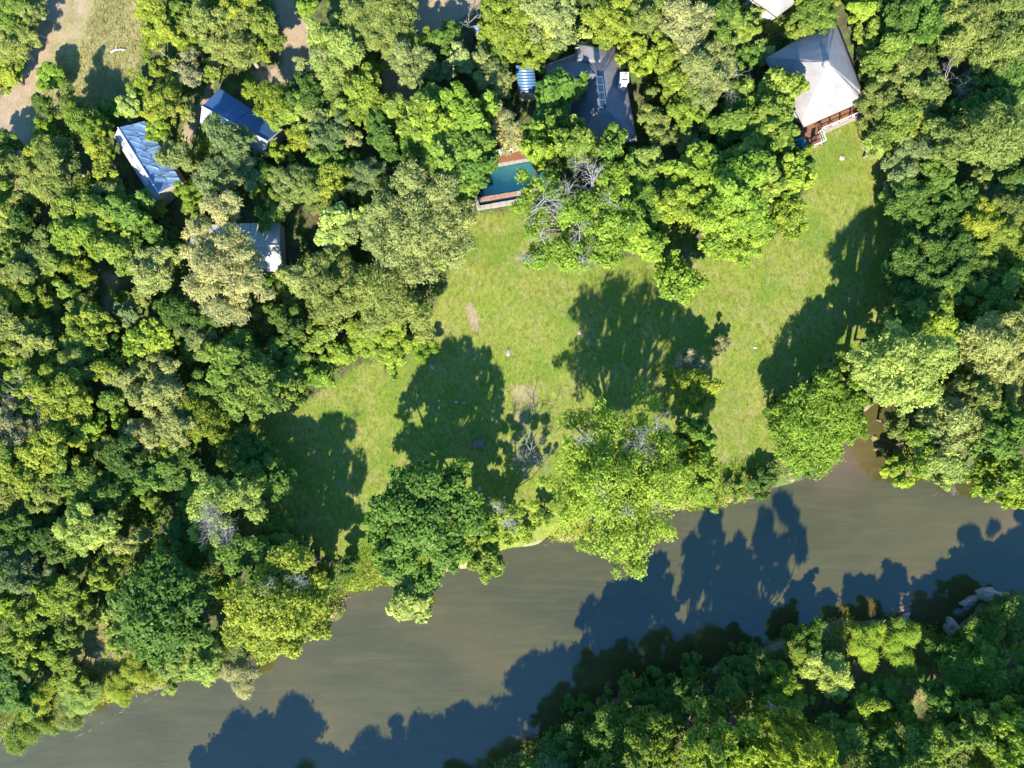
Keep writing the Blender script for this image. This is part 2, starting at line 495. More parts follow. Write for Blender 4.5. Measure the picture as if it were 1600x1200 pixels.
c_dirt = np.maximum.reduce([cover(p, 2.2 if k < 2 else 1.2 if k < 4 else 0.6) * (0.9 if k < 5 else 0.5 if k == 9 else 0.75) for k, p in enumerate(TRACKS)])
c_dirt = np.maximum(c_dirt, np.clip(1 - np.abs(rsd - 0.2) / 0.8, 0, 1) * 0.75 * (value_noise(GX, GY, 3, 9) > 0.40))
cov = np.stack([c_lawn, c_dirt, c_tall, np.ones_like(c_lawn)], -1)
region = np.zeros(GX.shape, dtype=int)
region[c_lawn > 0.5] = 1
region[(c_tall > 0.5)] = 2
region[(np.maximum(cover(TRACKS[0]), cover(TRACKS[1])) > 0.5)] = 3
region[(np.maximum(cover(TRACKS[2]), cover(TRACKS[3])) > 0.5)] = 4
ny, nx = GX.shape
ii, jj = np.meshgrid(np.arange(nx - 1), np.arange(ny - 1))
q0 = (jj * nx + ii).ravel()
quads = np.stack([q0, q0 + 1, q0 + nx + 1, q0 + nx], 1)
reg_f = region[:-1, :-1].ravel()
allv = np.stack([GX.ravel(), GY.ravel(), GZ.ravel()], 1)
for k, nm in enumerate(('ground', 'lawn', 'rough_meadow', 'dirt_track', 'dirt_road')):
    fq = quads[reg_f == k]
    used, inv = np.unique(fq.ravel(), return_inverse=True)
    me = np_mesh(nm, allv[used], inv.reshape(-1, 4), 4, {'cover': cov.reshape(-1, 4)[used]}, smooth=True)
    me.materials.append(M['ground'])
    o = bpy.data.objects.new(nm, me); COL.objects.link(o); o['kind'] = 'structure'
def ground_z(x, y):
    X = np.array([[x]], dtype=float); Y = np.array([[y]], dtype=float)
    return float(land_z(X, Y, poly_sd(X, Y, RIVER))[0, 0])

# river surface
wx = axis(-66, 66, 2.0, 900); wy = axis(-60, 30, 2.0, 900)
WX, WY = np.meshgrid(wx, wy)
shoal = np.zeros_like(WX)
for (sx_, sy_, sr) in ((1335, 715, 3.2), (1315, 735, 3.0), (1430, 955, 3.0), (1408, 962, 2.5), (535, 940, 1.6), (1600, 815, 2.5)):
    c = P(sx_, sy_); shoal = np.maximum(shoal, np.exp(-((WX - c[0]) ** 2 + (WY - c[1]) ** 2) / sr ** 2) * 0.7)
nyw, nxw = WX.shape
ii, jj = np.meshgrid(np.arange(nxw - 1), np.arange(nyw - 1)); q0 = (jj * nxw + ii).ravel()
me = np_mesh('river', np.stack([WX.ravel(), WY.ravel(), np.full(WX.size, WATER_Z)], 1),
             np.stack([q0, q0 + 1, q0 + nxw + 1, q0 + nxw], 1), 4, {'shoal': shoal.ravel()})
me.materials.append(M['water'])
o = bpy.data.objects.new('river_water', me); COL.objects.link(o); o['kind'] = 'structure'
# ------------------------------------------------------------------ buildings
def V3(p): return Vector(p)
def lerp(a, b, t): return Vector(a) * (1 - t) + Vector(b) * t

def tent(name, label, corners, eave, ridge, t0, bays, mats, group, sag=0.07, wrinkle=0.0, rows=(1, 2), pocket=0):
    """corners W, N, E, S in photo pixels at eave height; ridge runs from the W-N end to the S-E end"""
    W_, N_, E_, S_ = [Vector(P(x, y, eave)) for x, y in corners]
    cen = (W_ + N_ + E_ + S_) / 4
    root = empty(name, (cen.x, cen.y, 0))
    tag(root, label, 'tent', group)
    org = (cen.x, cen.y, 0)
    ra = lerp(W_, N_, t0); rb = lerp(S_, E_, t0)
    up = Vector((0, 0, ridge - eave))
    ra += up; rb += up
    rnd = random.Random(name + str(cen.x))
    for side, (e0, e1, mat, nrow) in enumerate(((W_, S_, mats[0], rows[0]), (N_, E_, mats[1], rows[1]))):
        for b in range(bays):
            for r in range(nrow):
                u0, u1 = b / bays + .003, (b + 1) / bays - .003
                v0, v1 = r / nrow + .002, (r + 1) / nrow - .002
                top0, top1 = lerp(ra, rb, u0), lerp(ra, rb, u1)
                bot0, bot1 = lerp(e0, e1, u0), lerp(e0, e1, u1)
                a, b_ = lerp(top0, bot0, v0), lerp(top1, bot1, v0)
                c, d = lerp(top1, bot1, v1), lerp(top0, bot0, v1)
                tilt = (.05 if (b + r) % 2 else -.05) if wrinkle else 0; ph = rnd.uniform(0, 6); fr = rnd.uniform(2, 4.5); an = rnd.uniform(-1.5, 1.5)
                def disp(u, v, ph=ph, fr=fr, an=an, r=r):
                    z = -sag * math.sin(math.pi * u) * (0.35 + 0.65 * math.sin(math.pi * (v0 + (v1 - v0) * v)))
                    if pocket and side == 0:
                        vv = v0 + (v1 - v0) * v
                        z -= pocket * math.exp(-((vv - .42) / .14) ** 2) * math.sin(math.pi * u) ** .6
                    if wrinkle and side == 1:
                        z += wrinkle * (abs(math.sin(fr * (u * 1.3 + an * v) + ph)) ** 9) * (0.3 + .7 * v) * (.4 + .6 * math.sin(math.pi * min(1, max(0, u))))
                        z += wrinkle * .5 * (abs(math.sin(fr * 1.7 * (u - an * .7 * v) + ph * 2)) ** 14) * math.sin(math.pi * min(1, max(0, v)))
                        z += tilt * (v - .5) * 2
                    return z
                mb = MB(); mb.solid_quad(a, b_, c, d, 0.03, 12, 10, disp)
                mb.build('roof_panel', mat, root, smooth=False, origin=org)
    mb = MB(); mb.tube([ra + Vector((0, 0, .05)), rb + Vector((0, 0, .05))], [.07, .07], 6)
    mb.build('ridge_pole', M['white_wood'], root, origin=org)
    for b in range(bays + 1):
        for e0, e1 in ((W_, S_), (N_, E_)):
            mb = MB(); mb.tube([lerp(ra, rb, b / bays) - Vector((0, 0, .10)), lerp(e0, e1, b / bays) - Vector((0, 0, .10))], [.035, .035], 5)
            mb.build('rafter', M['white_wood'], root, origin=org)
    # canvas body, set in under the fly
    ins = lambda p, k=0.035: lerp(p, cen, k)
    w_, n_, e_, s_ = [ins(p) for p in (W_, N_, E_, S_)]
    def wall(a, b):
        mb = MB(); a0 = Vector((a.x, a.y, 0.25)); b0 = Vector((b.x, b.y, 0.25))
        mb.solid_quad(Vector((a.x, a.y, eave - .12)), Vector((b.x, b.y, eave - .12)), b0, a0, 0.0, 6, 2)
        return mb
    for a, b in ((w_, n_), (n_, e_), (e_, s_), (s_, w_)):
        mb = MB(); d = (b - a); L = d.length; mid = (a + b) / 2
        mb.box((mid.x, mid.y, (eave + .1) / 2), (L, .06, eave - .3), math.atan2(d.y, d.x))
        mb.build('canvas_wall', M['canvas'], root, origin=org)
    for (a, b, r_) in ((w_, n_, ra), (s_, e_, rb)):
        mb = MB(); rr = ins(r_, 0.03); rr.z = r_.z - .12
        a1 = Vector((a.x, a.y, eave - .12)); b1 = Vector((b.x, b.y, eave - .12))
        off = (rr - cen); off.z = 0; off = off.normalized() * 0.04
        mb.add([a1 - off, b1 - off, rr - off, a1 + off, b1 + off, rr + off], [(0, 1, 2), (3, 5, 4), (0, 3, 4, 1), (1, 4, 5, 2), (2, 5, 3, 0)])
        mb.build('gable_flap', M['canvas'], root, origin=org)
    # platform and corner poles
    mb = MB(); o_ = [lerp(cen, p, 1.0) for p in (W_, N_, E_, S_)]
    mb.prism([(p.x, p.y) for p in o_][::-1], 0.02, 0.25); mb.build('platform', M['dark_wood'], root, origin=org)
    for p in (W_, N_, E_, S_):
        mb = MB(); mb.tube([(p.x, p.y, .2), (p.x, p.y, eave)], [.05, .05], 6); mb.build('corner_pole', M['dark_wood'], root, origin=org)
    return root, org, (W_, N_, E_, S_, ra, rb)

GT = 'safari tents of the camp'
tent('safari_tent', 'long silver tent with painted blue shade on its wrinkled checkered fly and scalloped sunlit slope', [(178, 214), (226, 189), (283, 283), (243, 318)],
     2.3, 3.5, 0.34, 5, (M['white_fly'], M['shaded_silver_fly']), GT, sag=0.06, wrinkle=0.11, rows=(1, 2), pocket=.34)
tent('safari_tent', 'tent with a smooth roof slope in painted blue shade and narrow white slope', [(312, 193), (343, 138), (441, 201), (413, 241)],
     2.4, 3.6, 0.36, 2, (M['white_fly'], M['shaded_blue_fly']), GT, sag=0.03, rows=(1, 1))
# cream tent under the straw tree: wide low main fly and two hanging side strips
tent('safari_tent', 'cream tent roof half hidden below the large straw coloured tree', [(300, 424), (300, 352), (437, 347), (441, 424)],
     2.3, 3.0, 0.5, 6, (M['cream_fly'], M['cream_fly']), GT, sag=0.04, rows=(1, 1))

# ---- thatched roofs
def thatch_face(a, b, c, d=None, n=10, puff=0.10, t=0.28, name='thatch_slope', mat=None, root=None, org=None, seed=0):
    """slope with eave a-b and ridge d-c (c only: a triangle); softly uneven, thick at the eave"""
    mb = MB()
    a, b, c = Vector(a), Vector(b), Vector(c); d = Vector(d) if d is not None else c
    r = np.random.default_rng(seed).random((40, 40))
    def disp(u, v):
        i, j = int(u * 17), int(v * 17)
        edge = min(1, 6 * v) * min(1, 6 * (1 - v))
        return puff * math.sin(math.pi * u) * math.sin(math.pi * v) * 0.6 + (r[i, j] - .5) * 0.05 * edge
    mb.solid_quad(d, c, b, a, t, n, n, disp)
    return mb.build(name, mat, root, smooth=True, origin=org)

def hip_roof(root, org, eaves, ridge, mat, seed=0, cap=True):
    """eaves: 4 world corners in order; ridge: two points (may coincide). faces: e0-e1 | ridge0, e1-e2 | r0-r1, e2-e3 | r1, e3-e0"""
    e = [Vector(p) for p in eaves]; r0, r1 = Vector(ridge[0]), Vector(ridge[1])
    thatch_face(e[0], e[1], r0, r0, mat=mat, root=root, org=org, seed=seed)
    thatch_face(e[1], e[2], r1, r0, mat=mat, root=root, org=org, seed=seed + 1)
    thatch_face(e[2], e[3], r1, r1, mat=mat, root=root, org=org, seed=seed + 2)
    thatch_face(e[3], e[0], r0, r1, mat=mat, root=root, org=org, seed=seed + 3)

def house_walls(root, org, eaves, eave_z, mat, k=0.14):
    c = sum((Vector(p) for p in eaves), Vector()) / len(eaves)
    q = [lerp(p, c, k) for p in eaves]
    for i in range(len(q)):
        a, b = q[i], q[(i + 1) % len(q)]; d = b - a
        mb = MB(); mb.box(((a.x + b.x) / 2, (a.y + b.y) / 2, (eave_z + .25) / 2), (d.length - .2, .2, eave_z + .25), math.atan2(d.y, d.x))
        mb.build('wall', mat, root, origin=org)

# square pavilion
EZ = 2.7
pc = [P(1195, 92, EZ), P(1304, 27, EZ), P(1354, 156, EZ), P(1257, 198, EZ)]
cx = sum(p[0] for p in pc) / 4; cy = sum(p[1] for p in pc) / 4
root = empty('thatched_pavilion', (cx, cy, 0)); org = (cx, cy, 0)
tag(root, 'square pavilion with steep pyramid thatch and a brown railed deck on the lawn', 'pavilion')
apex = P(1293, 97, 7.0)
hip_roof(root, org, pc, (apex, apex), M['thatch'], 11)
mb = MB(); mb.tube([Vector(apex) + Vector((0, 0, -.45)), Vector(apex) + Vector((0, 0, -.02)), Vector(apex) + Vector((0, 0, .06))], [.42, .30, .10], 10)
mb.build('thatch_cap', M['thatch'], root, smooth=True, origin=org)
house_walls(root, org, pc, EZ, M['white_plaster'], 0.22)
for p in pc:
    q = lerp(p, (cx, cy, EZ), .1); mb = MB(); mb.tube([(q.x, q.y, 0), (q.x, q.y, EZ + .2)], [.09, .09], 7); mb.build('post', M['dark_wood'], root, origin=org)
# its deck (a thing of its own: it stands in front and below)
DZ = 0.75
dk = [P(1256, 190, DZ), P(1336, 162, DZ), P(1342, 178, DZ), P(1278, 205.5, DZ), P(1285, 224, DZ), P(1246, 239, DZ), P(1232, 205, DZ)]
cxd = sum(p[0] for p in dk) / 7; cyd = sum(p[1] for p in dk) / 7
droot = empty('timber_deck', (cxd, cyd, 0)); dorg = (cxd, cyd, 0)
tag(droot, 'stepped brown timber deck with white rails along the pyramid thatched pavilion', 'deck')
def in_poly(x, y, poly):
    c = False
    for (ax, ay), (bx, by) in zip(poly, poly[1:] + poly[:1]):
        if (ay > y) != (by > y) and x < (bx - ax) * (y - ay) / (by - ay) + ax: c = not c
    return c
def planks(poly, z, ang, wdt, gap, th, name, mat, root, org, one=True):
    """boards laid at an angle over a polygon (each cut where the outline ends)"""
    ca, sa = math.cos(ang), math.sin(ang)
    loc = [(p[0] * ca + p[1] * sa, -p[0] * sa + p[1] * ca) for p in poly]
    y0, y1 = min(p[1] for p in loc), max(p[1] for p in loc)
    mb = MB(); y = y0 + wdt / 2; k = 0
    while y < y1:
        xs = []
        for (ax, ay), (bx, by) in zip(loc, loc[1:] + loc[:1]):
            if (ay > y) != (by > y): xs.append(ax + (y - ay) * (bx - ax) / (by - ay))
        xs.sort()
        for a, b in zip(xs[::2], xs[1::2]):
            m_ = ((a + b) / 2, y); rz = random.Random(k).uniform(-.006, .006); k += 1
            mbx = mb if one else MB()
            mbx.box((m_[0] * ca - m_[1] * sa, m_[0] * sa + m_[1] * ca, z + rz), (b - a, wdt - gap, th), ang)
            if not one: mbx.build(name, mat, root, origin=org)
        y += wdt
    if one:
        o = mb.build(name, mat, root, origin=org); o['kind'] = 'stuff'
        return o
dang = math.atan2(dk[1][1] - dk[0][1], dk[1][0] - dk[0][0])
planks([(p[0], p[1]) for p in dk], DZ, dang, .17, .025, .05, 'deck_boards', M['deck_wood'], droot, dorg)
inner = [(cxd + (p[0] - cxd) * .97, cyd + (p[1] - cyd) * .97) for p in dk]
mb = MB(); mb.prism(inner[::-1], .45, DZ - .06); mb.build('deck_frame', M['dark_wood'], droot, origin=dorg)
# rails: posts, top rail, mid rail and dark strips laid as their shadows
edge = [P(1339, 164, DZ), dk[2], dk[3], dk[4], dk[5]]
for a, b in zip(edge[:-1], edge[1:]):
    a = Vector(a); b = Vector(b); L = (b - a).length; n = max(1, round(L / 1.25))
    for z_, wd, hh in ((1.0, .09, .06), (.55, .04, .04)):
        mb = MB(); mb.beam(a + Vector((0, 0, z_)), b + Vector((0, 0, z_)), wd, hh); mb.build('handrail', M['white_wood'], droot, origin=dorg)
    mb = MB(); mb.beam(a + Vector((0, 0, -.10)), b + Vector((0, 0, -.10)), .12, .22); mb.build('edge_board', M['white_wood'], droot, origin=dorg)
    for k in range(n + 1):
        p = a.lerp(b, k / n); mb = MB(); mb.box((p.x, p.y, DZ + .13), (.1, .1, 1.78), dang); mb.build('rail_post', M['dark_wood'], droot, origin=dorg)
for t_ in (.12, .38, .6, .82):  # dark strips on top of the boards stand in for the rails' cast shadows
    p0 = lerp(dk[3], dk[2], t_)
    q0 = lerp(dk[0], dk[1], t_)
    mb = MB(); mb.beam(lerp(p0, q0, .1) + Vector((.05, 0, .06)), lerp(p0, q0, .95) + Vector((.3, 0, .06)), .1, .05); mb.build('rail_shadow_strip', M['dark_wood'], droot, origin=dorg)
# pale stone strip on the ground in front
mb = MB(); a, b = P(1346, 181, .06), P(1281, 209, .06)
mb.beam(a, b, .35, .12); tag(mb.build('stone_edging', M['stone'], origin=(a[0], a[1], 0)), 'pale stone edging strip on the lawn along the railed timber deck', 'edging')
# teal covered bundle: a pot of folds under a shiny cloth
c = Vector(P(1250, 223, DZ))
mb = MB(); n1, n2 = 14, 6
for j in range(n2 + 1):
    for k in range(n1):
        t_ = 2 * math.pi * k / n1
        r_ = .62 * (1 - (j / n2) ** 2.2 * .85) * (1 + .10 * math.sin(5 * t_ + j))
        mb.v.append((c.x + r_ * math.cos(t_), c.y + r_ * math.sin(t_), DZ + .03 + .85 * j / n2 + .05 * math.sin(3 * t_)))
for j in range(n2):
    for k in range(n1):
        mb.f.append((j * n1 + k, j * n1 + (k + 1) % n1, (j + 1) * n1 + (k + 1) % n1, (j + 1) * n1 + k))
mb.f.append(tuple(range(n2 * n1, n2 * n1 + n1)))
tag(mb.build('cloth_cover', M['teal_cloth'], origin=(c.x, c.y, DZ)), 'shiny teal cloth cover bundled over something on the deck corner', 'cloth cover')
# dark folding chair on the deck
def chair(px, py, rz, label):
    p = P(px, py, DZ); r = empty('deck_chair', (p[0], p[1], DZ + .03), rz); tag(r, label, 'chair', 'dark chairs on the pavilion deck')
    mb = MB(); mb.box((0, 0, .44), (.5, .5, .05)); mb.build('seat', M['dark_wood'], r)
    mb = MB(); mb.box((0, .27, .72), (.5, .05, .5)); mb.build('backrest', M['dark_wood'], r)
    for sx_ in (-.22, .22):
        for sy_ in (-.22, .22):
            mb = MB(); mb.box((sx_, sy_, .21), (.05, .05, .42)); mb.build('leg', M['dark_wood'], r)
chair(1270, 221, .4, 'dark chair standing on the lower deck step near the teal cover')
chair(1277, 196, 2.4, 'dark chair standing close under the pavilion eave on the deck')

# thatched house at the upper border
EZ = 2.6
pc = [P(1165, -45, EZ), P(1262, -30, EZ), P(1249, 0, EZ), P(1215, 25, EZ)]
pc = [P(1170, -60, EZ), P(1255, -70, EZ), P(1262, -10, EZ), P(1214, 26, EZ), P(1172, -4, EZ)]
cx = sum(p[0] for p in pc) / 5; cy = sum(p[1] for p in pc) / 5
root = empty('thatched_cottage', (cx, cy, 0)); org = (cx, cy, 0)
tag(root, 'pale thatched cottage roof cut by the upper border behind the pavilion', 'cottage')
ap = P(1216, -42, 5.2)
for k in range(5):
    thatch_face(pc[k], pc[(k + 1) % 5], ap, mat=M['thatch'], root=root, org=org, seed=30 + k)
house_walls(root, org, pc, EZ, M['white_plaster'], .2)

# main lodge: two hipped thatch ranges meeting, a dormer, a roof light strip and a white chimney
EZ = 2.7
mc = [P(968, 68, EZ), P(996, 222, EZ), P(884, 222, EZ), P(905, 76, EZ)]
cx = sum(p[0] for p in mc) / 4; cy = sum(p[1] for p in mc) / 4
root = empty('thatched_lodge', (cx, cy, 0)); org = (cx, cy, 0)
tag(root, 'dark thatched lodge roof with white chimney and glass roof strip among trees', 'lodge')
rA, rB = P(938, 118, 5.6), P(942, 168, 5.6)
hip_roof(root, org, [mc[3], mc[0], mc[1], mc[2]], (rA, rB), M['old_thatch'], 50)
wc = [P(905, 80, EZ), P(905, 168, EZ), P(850, 152, EZ), P(852, 100, EZ)]
thatch_face(P(852, 100, EZ), P(912, 78, EZ), P(932, 118, 5.2), P(878, 122, 5.0), mat=M['old_thatch'], root=root, org=org, seed=60)
thatch_face(P(905, 172, EZ), P(850, 152, EZ), P(878, 122, 5.0), P(932, 118, 5.2), mat=M['old_thatch'], root=root, org=org, seed=61)
thatch_face(P(850, 152, EZ), P(852, 100, EZ), P(878, 122, 5.0), mat=M['old_thatch'], root=root, org=org, seed=62)
house_walls(root, org, mc, EZ, M['canvas'], .14)
house_walls(root, org, wc, EZ, M['canvas'], .14)
# dormer
thatch_face(P(899, 94, 3.6), P(899, 66, 3.1), P(928, 72, 4.4), P(930, 97, 4.5), n=6, puff=.03, mat=M['old_thatch'], root=root, org=org, seed=70, name='dormer_slope')
thatch_face(P(947, 66, 3.1), P(952, 96, 3.6), P(936, 97, 4.5), P(934, 72, 4.4), n=6, puff=.03, mat=M['old_thatch'], root=root, org=org, seed=71, name='dormer_slope')
mb = MB(); mb.solid_quad(P(927, 74, 4.55), P(935, 74, 4.55), P(937, 93, 4.62), P(929, 93, 4.62), .08); mb.build('roof_light', M['glass'], root, origin=org)
# ridge glass strip: panes between cross bars
ga, gb = [P(932, 120, 5.80), P(941, 120, 5.80)], [P(938, 168, 5.85), P(947, 168, 5.85)]
for k in range(4):
    u0, u1 = k / 4 + .02, (k + 1) / 4 - .02
    mb = MB(); mb.solid_quad(lerp(ga[0], gb[0], u0), lerp(ga[1], gb[1], u0), lerp(ga[1], gb[1], u1), lerp(ga[0], gb[0], u1), .06)
    mb.build('pane', M['glass'], root, origin=org)
for k in range(5):
    mb = MB(); mb.beam(lerp(ga[0], gb[0], k / 4) + Vector((0, 0, .02)), lerp(ga[1], gb[1], k / 4) + Vector((0, 0, .02)), .07, .12); mb.build('glazing_bar', M['dark_frame'], root, origin=org)
for q in (0, 1):
    mb = MB(); mb.beam(lerp(ga[q], gb[q], 0), lerp(ga[q], gb[q], 1), .09, .16); mb.build('glazing_bar', M['dark_frame'], root, origin=org)
# chimney with inner flue
c = P(975, 123, 5.2); mb = MB(); mb.box((c[0], c[1], 2.7), (.85, .95, 5.4), -.12)
ch = mb.build('chimney', M['white_plaster'], root, origin=org)
mb = MB()
for dx, dy, sx_, sy_ in ((-.38, 0, .16, 1.02), (.38, 0, .16, 1.02), (0, -.43, .6, .16), (0, .43, .6, .16)):
    mb.box((c[0] + dx, c[1] + dy, 5.5), (sx_, sy_, .22), 0)
mb.build('chimney_rim', M['white_plaster'], root, origin=org)
mb = MB(); mb.tube([(c[0] + .1, c[1] + .15, 5.3), (c[0] + .1, c[1] + .15, 5.75)], [.16, .16], 8); mb.build('flue', M['canvas'], root, origin=org)

# small lean-to with corrugated blue metal
def corrugated(a, b, c, d, waves, amp, mat, name, root, org, t=.02):
    """ridges run from edge a-d to edge b-c"""
    mb = MB(); nv = waves * 6
    mb.solid_quad(a, b, c, d, t, 2, nv, lambda u, v: amp * math.sin(2 * math.pi * waves * v))
    return mb.build(name, mat, root, smooth=True, origin=org)
def lean_to(name, label, cat, q, z0, z1, mat, waves, wallmat):
    """q: four roof corners in the photo, first two on the high side"""
    pts = [P(*q[0], z1), P(*q[1], z1), P(*q[2], z0), P(*q[3], z0)]
    cx = sum(p[0] for p in pts) / 4; cy = sum(p[1] for p in pts) / 4
    r = empty(name, (cx, cy, 0)); tag(r, label, cat); org = (cx, cy, 0)
    corrugated(pts[0], pts[1], pts[2], pts[3], waves, .045, mat, 'roof', r, org)
    cc = Vector((cx, cy, 0)); qq = [lerp((p[0], p[1], 0), cc, .1) for p in pts]
    for i in range(4):
        a, b = qq[i], qq[(i + 1) % 4]; d = b - a; zt = min(pts[i][2], pts[(i + 1) % 4][2]) - .1
        mb = MB(); mb.box(((a.x + b.x) / 2, (a.y + b.y) / 2, zt / 2), (d.length - .12, .1, zt), math.atan2(d.y, d.x)); mb.build('wall', wallmat, r, origin=org)
    mb = MB(); mb.beam(Vector(pts[0]) + Vector((0, 0, .06)), Vector(pts[1]) + Vector((0, 0, .06)), .16, .05); mb.build('ridge_flashing', mat, r, origin=org)
    return r
lean_to('metal_shed', 'small shed with bright blue corrugated roof beside the dark thatched lodge', 'shed', [(806, 104), (834, 104), (839, 145), (810, 146)], 2.3, 2.8, M['metal_blue'], 9, M['canvas'])
lean_to('metal_shed', 'narrow grey roofed shed beside the brown boardwalk near the dirt road', 'shed', [(737, 43), (749, 40), (764, 70), (755, 77)], 2.2, 2.5, M['metal_grey'], 5, M['dark_wood'])
lean_to('metal_shed', 'grey roofed shed beside the plank walk, mostly under pale green branches', 'shed', [(500, 336), (530, 332), (536, 388), (506, 392)], 2.3, 2.7, M['metal_grey'], 7, M['dark_wood'])
def walk(name, label, pts, wd, mat, z=.2):
    a, b = Vector(P(*pts[0], z)), Vector(P(*pts[1], z)); d = b - a; L = d.length; ang = math.atan2(d.y, d.x)
    r = empty(name, (a.x, a.y, 0)); tag(r, label, 'boardwalk', 'brown boardwalks between the tents and sheds'); n = int(L / .22)
    mb = MB()
    for k in range(n):
        p = a.lerp(b, (k + .5) / n); mb.box((p.x, p.y, z + random.Random(k).uniform(-.008, .008)), (L / n - .03, wd * random.Random(k + 50).uniform(.96, 1.04), .05), ang)
    o = mb.build('walk_boards', mat, r, origin=(a.x, a.y, 0)); o['kind'] = 'stuff'
    nrm = Vector((-d.y, d.x, 0)).normalized()
    for s in (-.4, .4):
        mb = MB(); mb.beam(a + nrm * wd * s - Vector((0, 0, .1)), b + nrm * wd * s - Vector((0, 0, .1)), .1, .14); mb.build('bearer', M['dark_wood'], r, origin=(a.x, a.y, 0))
walk('boardwalk', 'reddish brown boardwalk in shade beside the grey shed near cream tent', [(495, 308), (502, 392)], .95, M['path_wood'])
walk('boardwalk', 'brown boardwalk running past the narrow shed close to the dirt road', [(731, 52), (760, 93)], 1.1, M['path_wood'])

# ---- swimming pool
PZ = .55
c = P(790, 285); root = empty('swimming_pool', (c[0], c[1], 0)); org = (c[0], c[1], 0)
tag(root, 'teal swimming pool with stone coping and overflow channel below the brown deck', 'swimming pool')
tl, tr, br, bl = P(752, 266, PZ), P(848, 249, PZ), P(850, 292, PZ), P(748, 309, PZ)
n = 12
U, Vv = np.meshgrid(np.linspace(0, 1, n + 1), np.linspace(0, 1, n + 1))
A = np.array([tl, tr, br, bl], dtype=float)
PT = ((1 - U)[..., None] * A[0] + U[..., None] * A[1]) * (1 - Vv)[..., None] + ((1 - U)[..., None] * A[3] + U[..., None] * A[2]) * Vv[..., None]
q0 = np.array([j * (n + 1) + i for j in range(n) for i in range(n)])
dep = np.clip(.15 + .55 * Vv + .5 * (0.45 - U), 0, 1)
me = np_mesh('water', PT.reshape(-1, 3) - np.array(org) - np.array([0, 0, .06]), np.stack([q0, q0 + n + 1, q0 + n + 2, q0 + 1], 1), 4, {'depth': dep.ravel()})
me.materials.append(M['pool'])
o = bpy.data.objects.new('pool_water', me); COL.objects.link(o); o.parent = root
def stone_row(a, b, wd, z0, z1, n, name, mat, jit=.02, seed=1):
    a, b = Vector(a), Vector(b); d = b - a; L = d.length; ang = math.atan2(d.y, d.x); r = random.Random(seed)
    cuts = [0] + sorted((k + r.uniform(-.18, .18)) / n for k in range(1, n)) + [1]
    for u0, u1 in zip(cuts[:-1], cuts[1:]):
        p = a.lerp(b, (u0 + u1) / 2); zt = z1 + r.uniform(-jit, jit)
        mb = MB(); mb.box((p.x, p.y, (z0 + zt) / 2), ((u1 - u0) * L - .025, wd + r.uniform(-.03, .03), zt - z0), ang)
        mb.build('stone', mat if r.random() > .25 else M['stone'], root, origin=org)
stone_row(P(749, 311.5, PZ), P(852, 294, PZ), .42, .1, PZ + .02, 9, 'stone', M['red_stone'], seed=3)      # weir between pool and channel
stone_row(P(745, 325, .4), P(855, 306, .4), .42, -.1, .42, 9, 'stone', M['stone'], seed=4)                 # outer wall of the channel
stone_row(P(743, 299, PZ), P(746.5, 322, PZ), .36, -.1, PZ + .06, 3, 'stone', M['stone'], seed=5)
stone_row(P(752, 262.5, PZ), P(850, 245, PZ), .36, .1, PZ + .06, 9, 'stone', M['stone'], seed=6)
stone_row(P(718, 317, .3), P(739, 313, .3), .3, -.1, .32, 3, 'stone', M['red_stone'], seed=7)
mb = MB(); mb.solid_quad(P(749, 316, .15), P(853, 298, .15), P(853, 304, .15), P(749, 322, .15), .05); mb.build('channel_water', M['glass'], root, origin=org)
mb = MB(); mb.prism([p[:2] for p in (P(749, 264), P(851, 247), P(853, 303), P(748, 322))][::-1], -.3, .09); mb.build('basin', M['red_stone'], root, origin=org)
# poolside deck
dq = [P(772, 243, .6), P(846, 228, .6), P(850, 243, .6), P(766, 259, .6)]
dq = [P(768, 232, .6), P(848, 218, .6), P(851, 242, .6), P(762, 258.5, .6)]
c = dq[0]; droot = empty('pool_deck', (c[0], c[1], 0)); tag(droot, 'red brown timber deck strip along the edge of the teal pool', 'deck')
ang = math.atan2(dq[1][1] - dq[0][1], dq[1][0] - dq[0][0])
planks([p[:2] for p in dq], .6, ang, .16, .02, .05, 'deck_boards', M['deck_wood'], droot, (c[0], c[1], 0))
mb = MB(); mb.prism([p[:2] for p in dq][::-1], .1, .55); mb.build('deck_frame', M['dark_wood'], droot, origin=(c[0], c[1], 0))
def lounger(px, py, rz, label):
    p = P(px, py, .65); r = empty('sun_lounger', (p[0], p[1], .63), rz); tag(r, label, 'sun lounger', 'sun loungers on the pool deck')
    mb = MB(); mb.box((0, 0, .25), (1.9, .68, .07)); mb.build('frame', M['dark_wood'], r)
    mb = MB(); mb.solid_quad((-.95, .32, .42), (.35, .32, .42), (.35, -.32, .42), (-.95, -.32, .42), .12, 6, 3, lambda u, v: .02 * math.sin(9 * u)); mb.build('mattress', M['cushion'], r)
    mb = MB(); mb.solid_quad((.36, .32, .42), (.95, .32, .75), (.95, -.32, .75), (.36, -.32, .42), .12, 3, 3); mb.build('back_cushion', M['cushion'], r)
    for sx_ in (-.8, .8):
        for sy_ in (-.28, .28):
            mb = MB(); mb.box((sx_, sy_, .11), (.07, .07, .22)); mb.build('leg', M['dark_wood'], r)
lounger(786, 238, .35, 'cream sun lounger lying half under the straw tree on the pool deck')
lounger(812, 230, .25, 'second cream lounger close to the corner of the pool under branches')

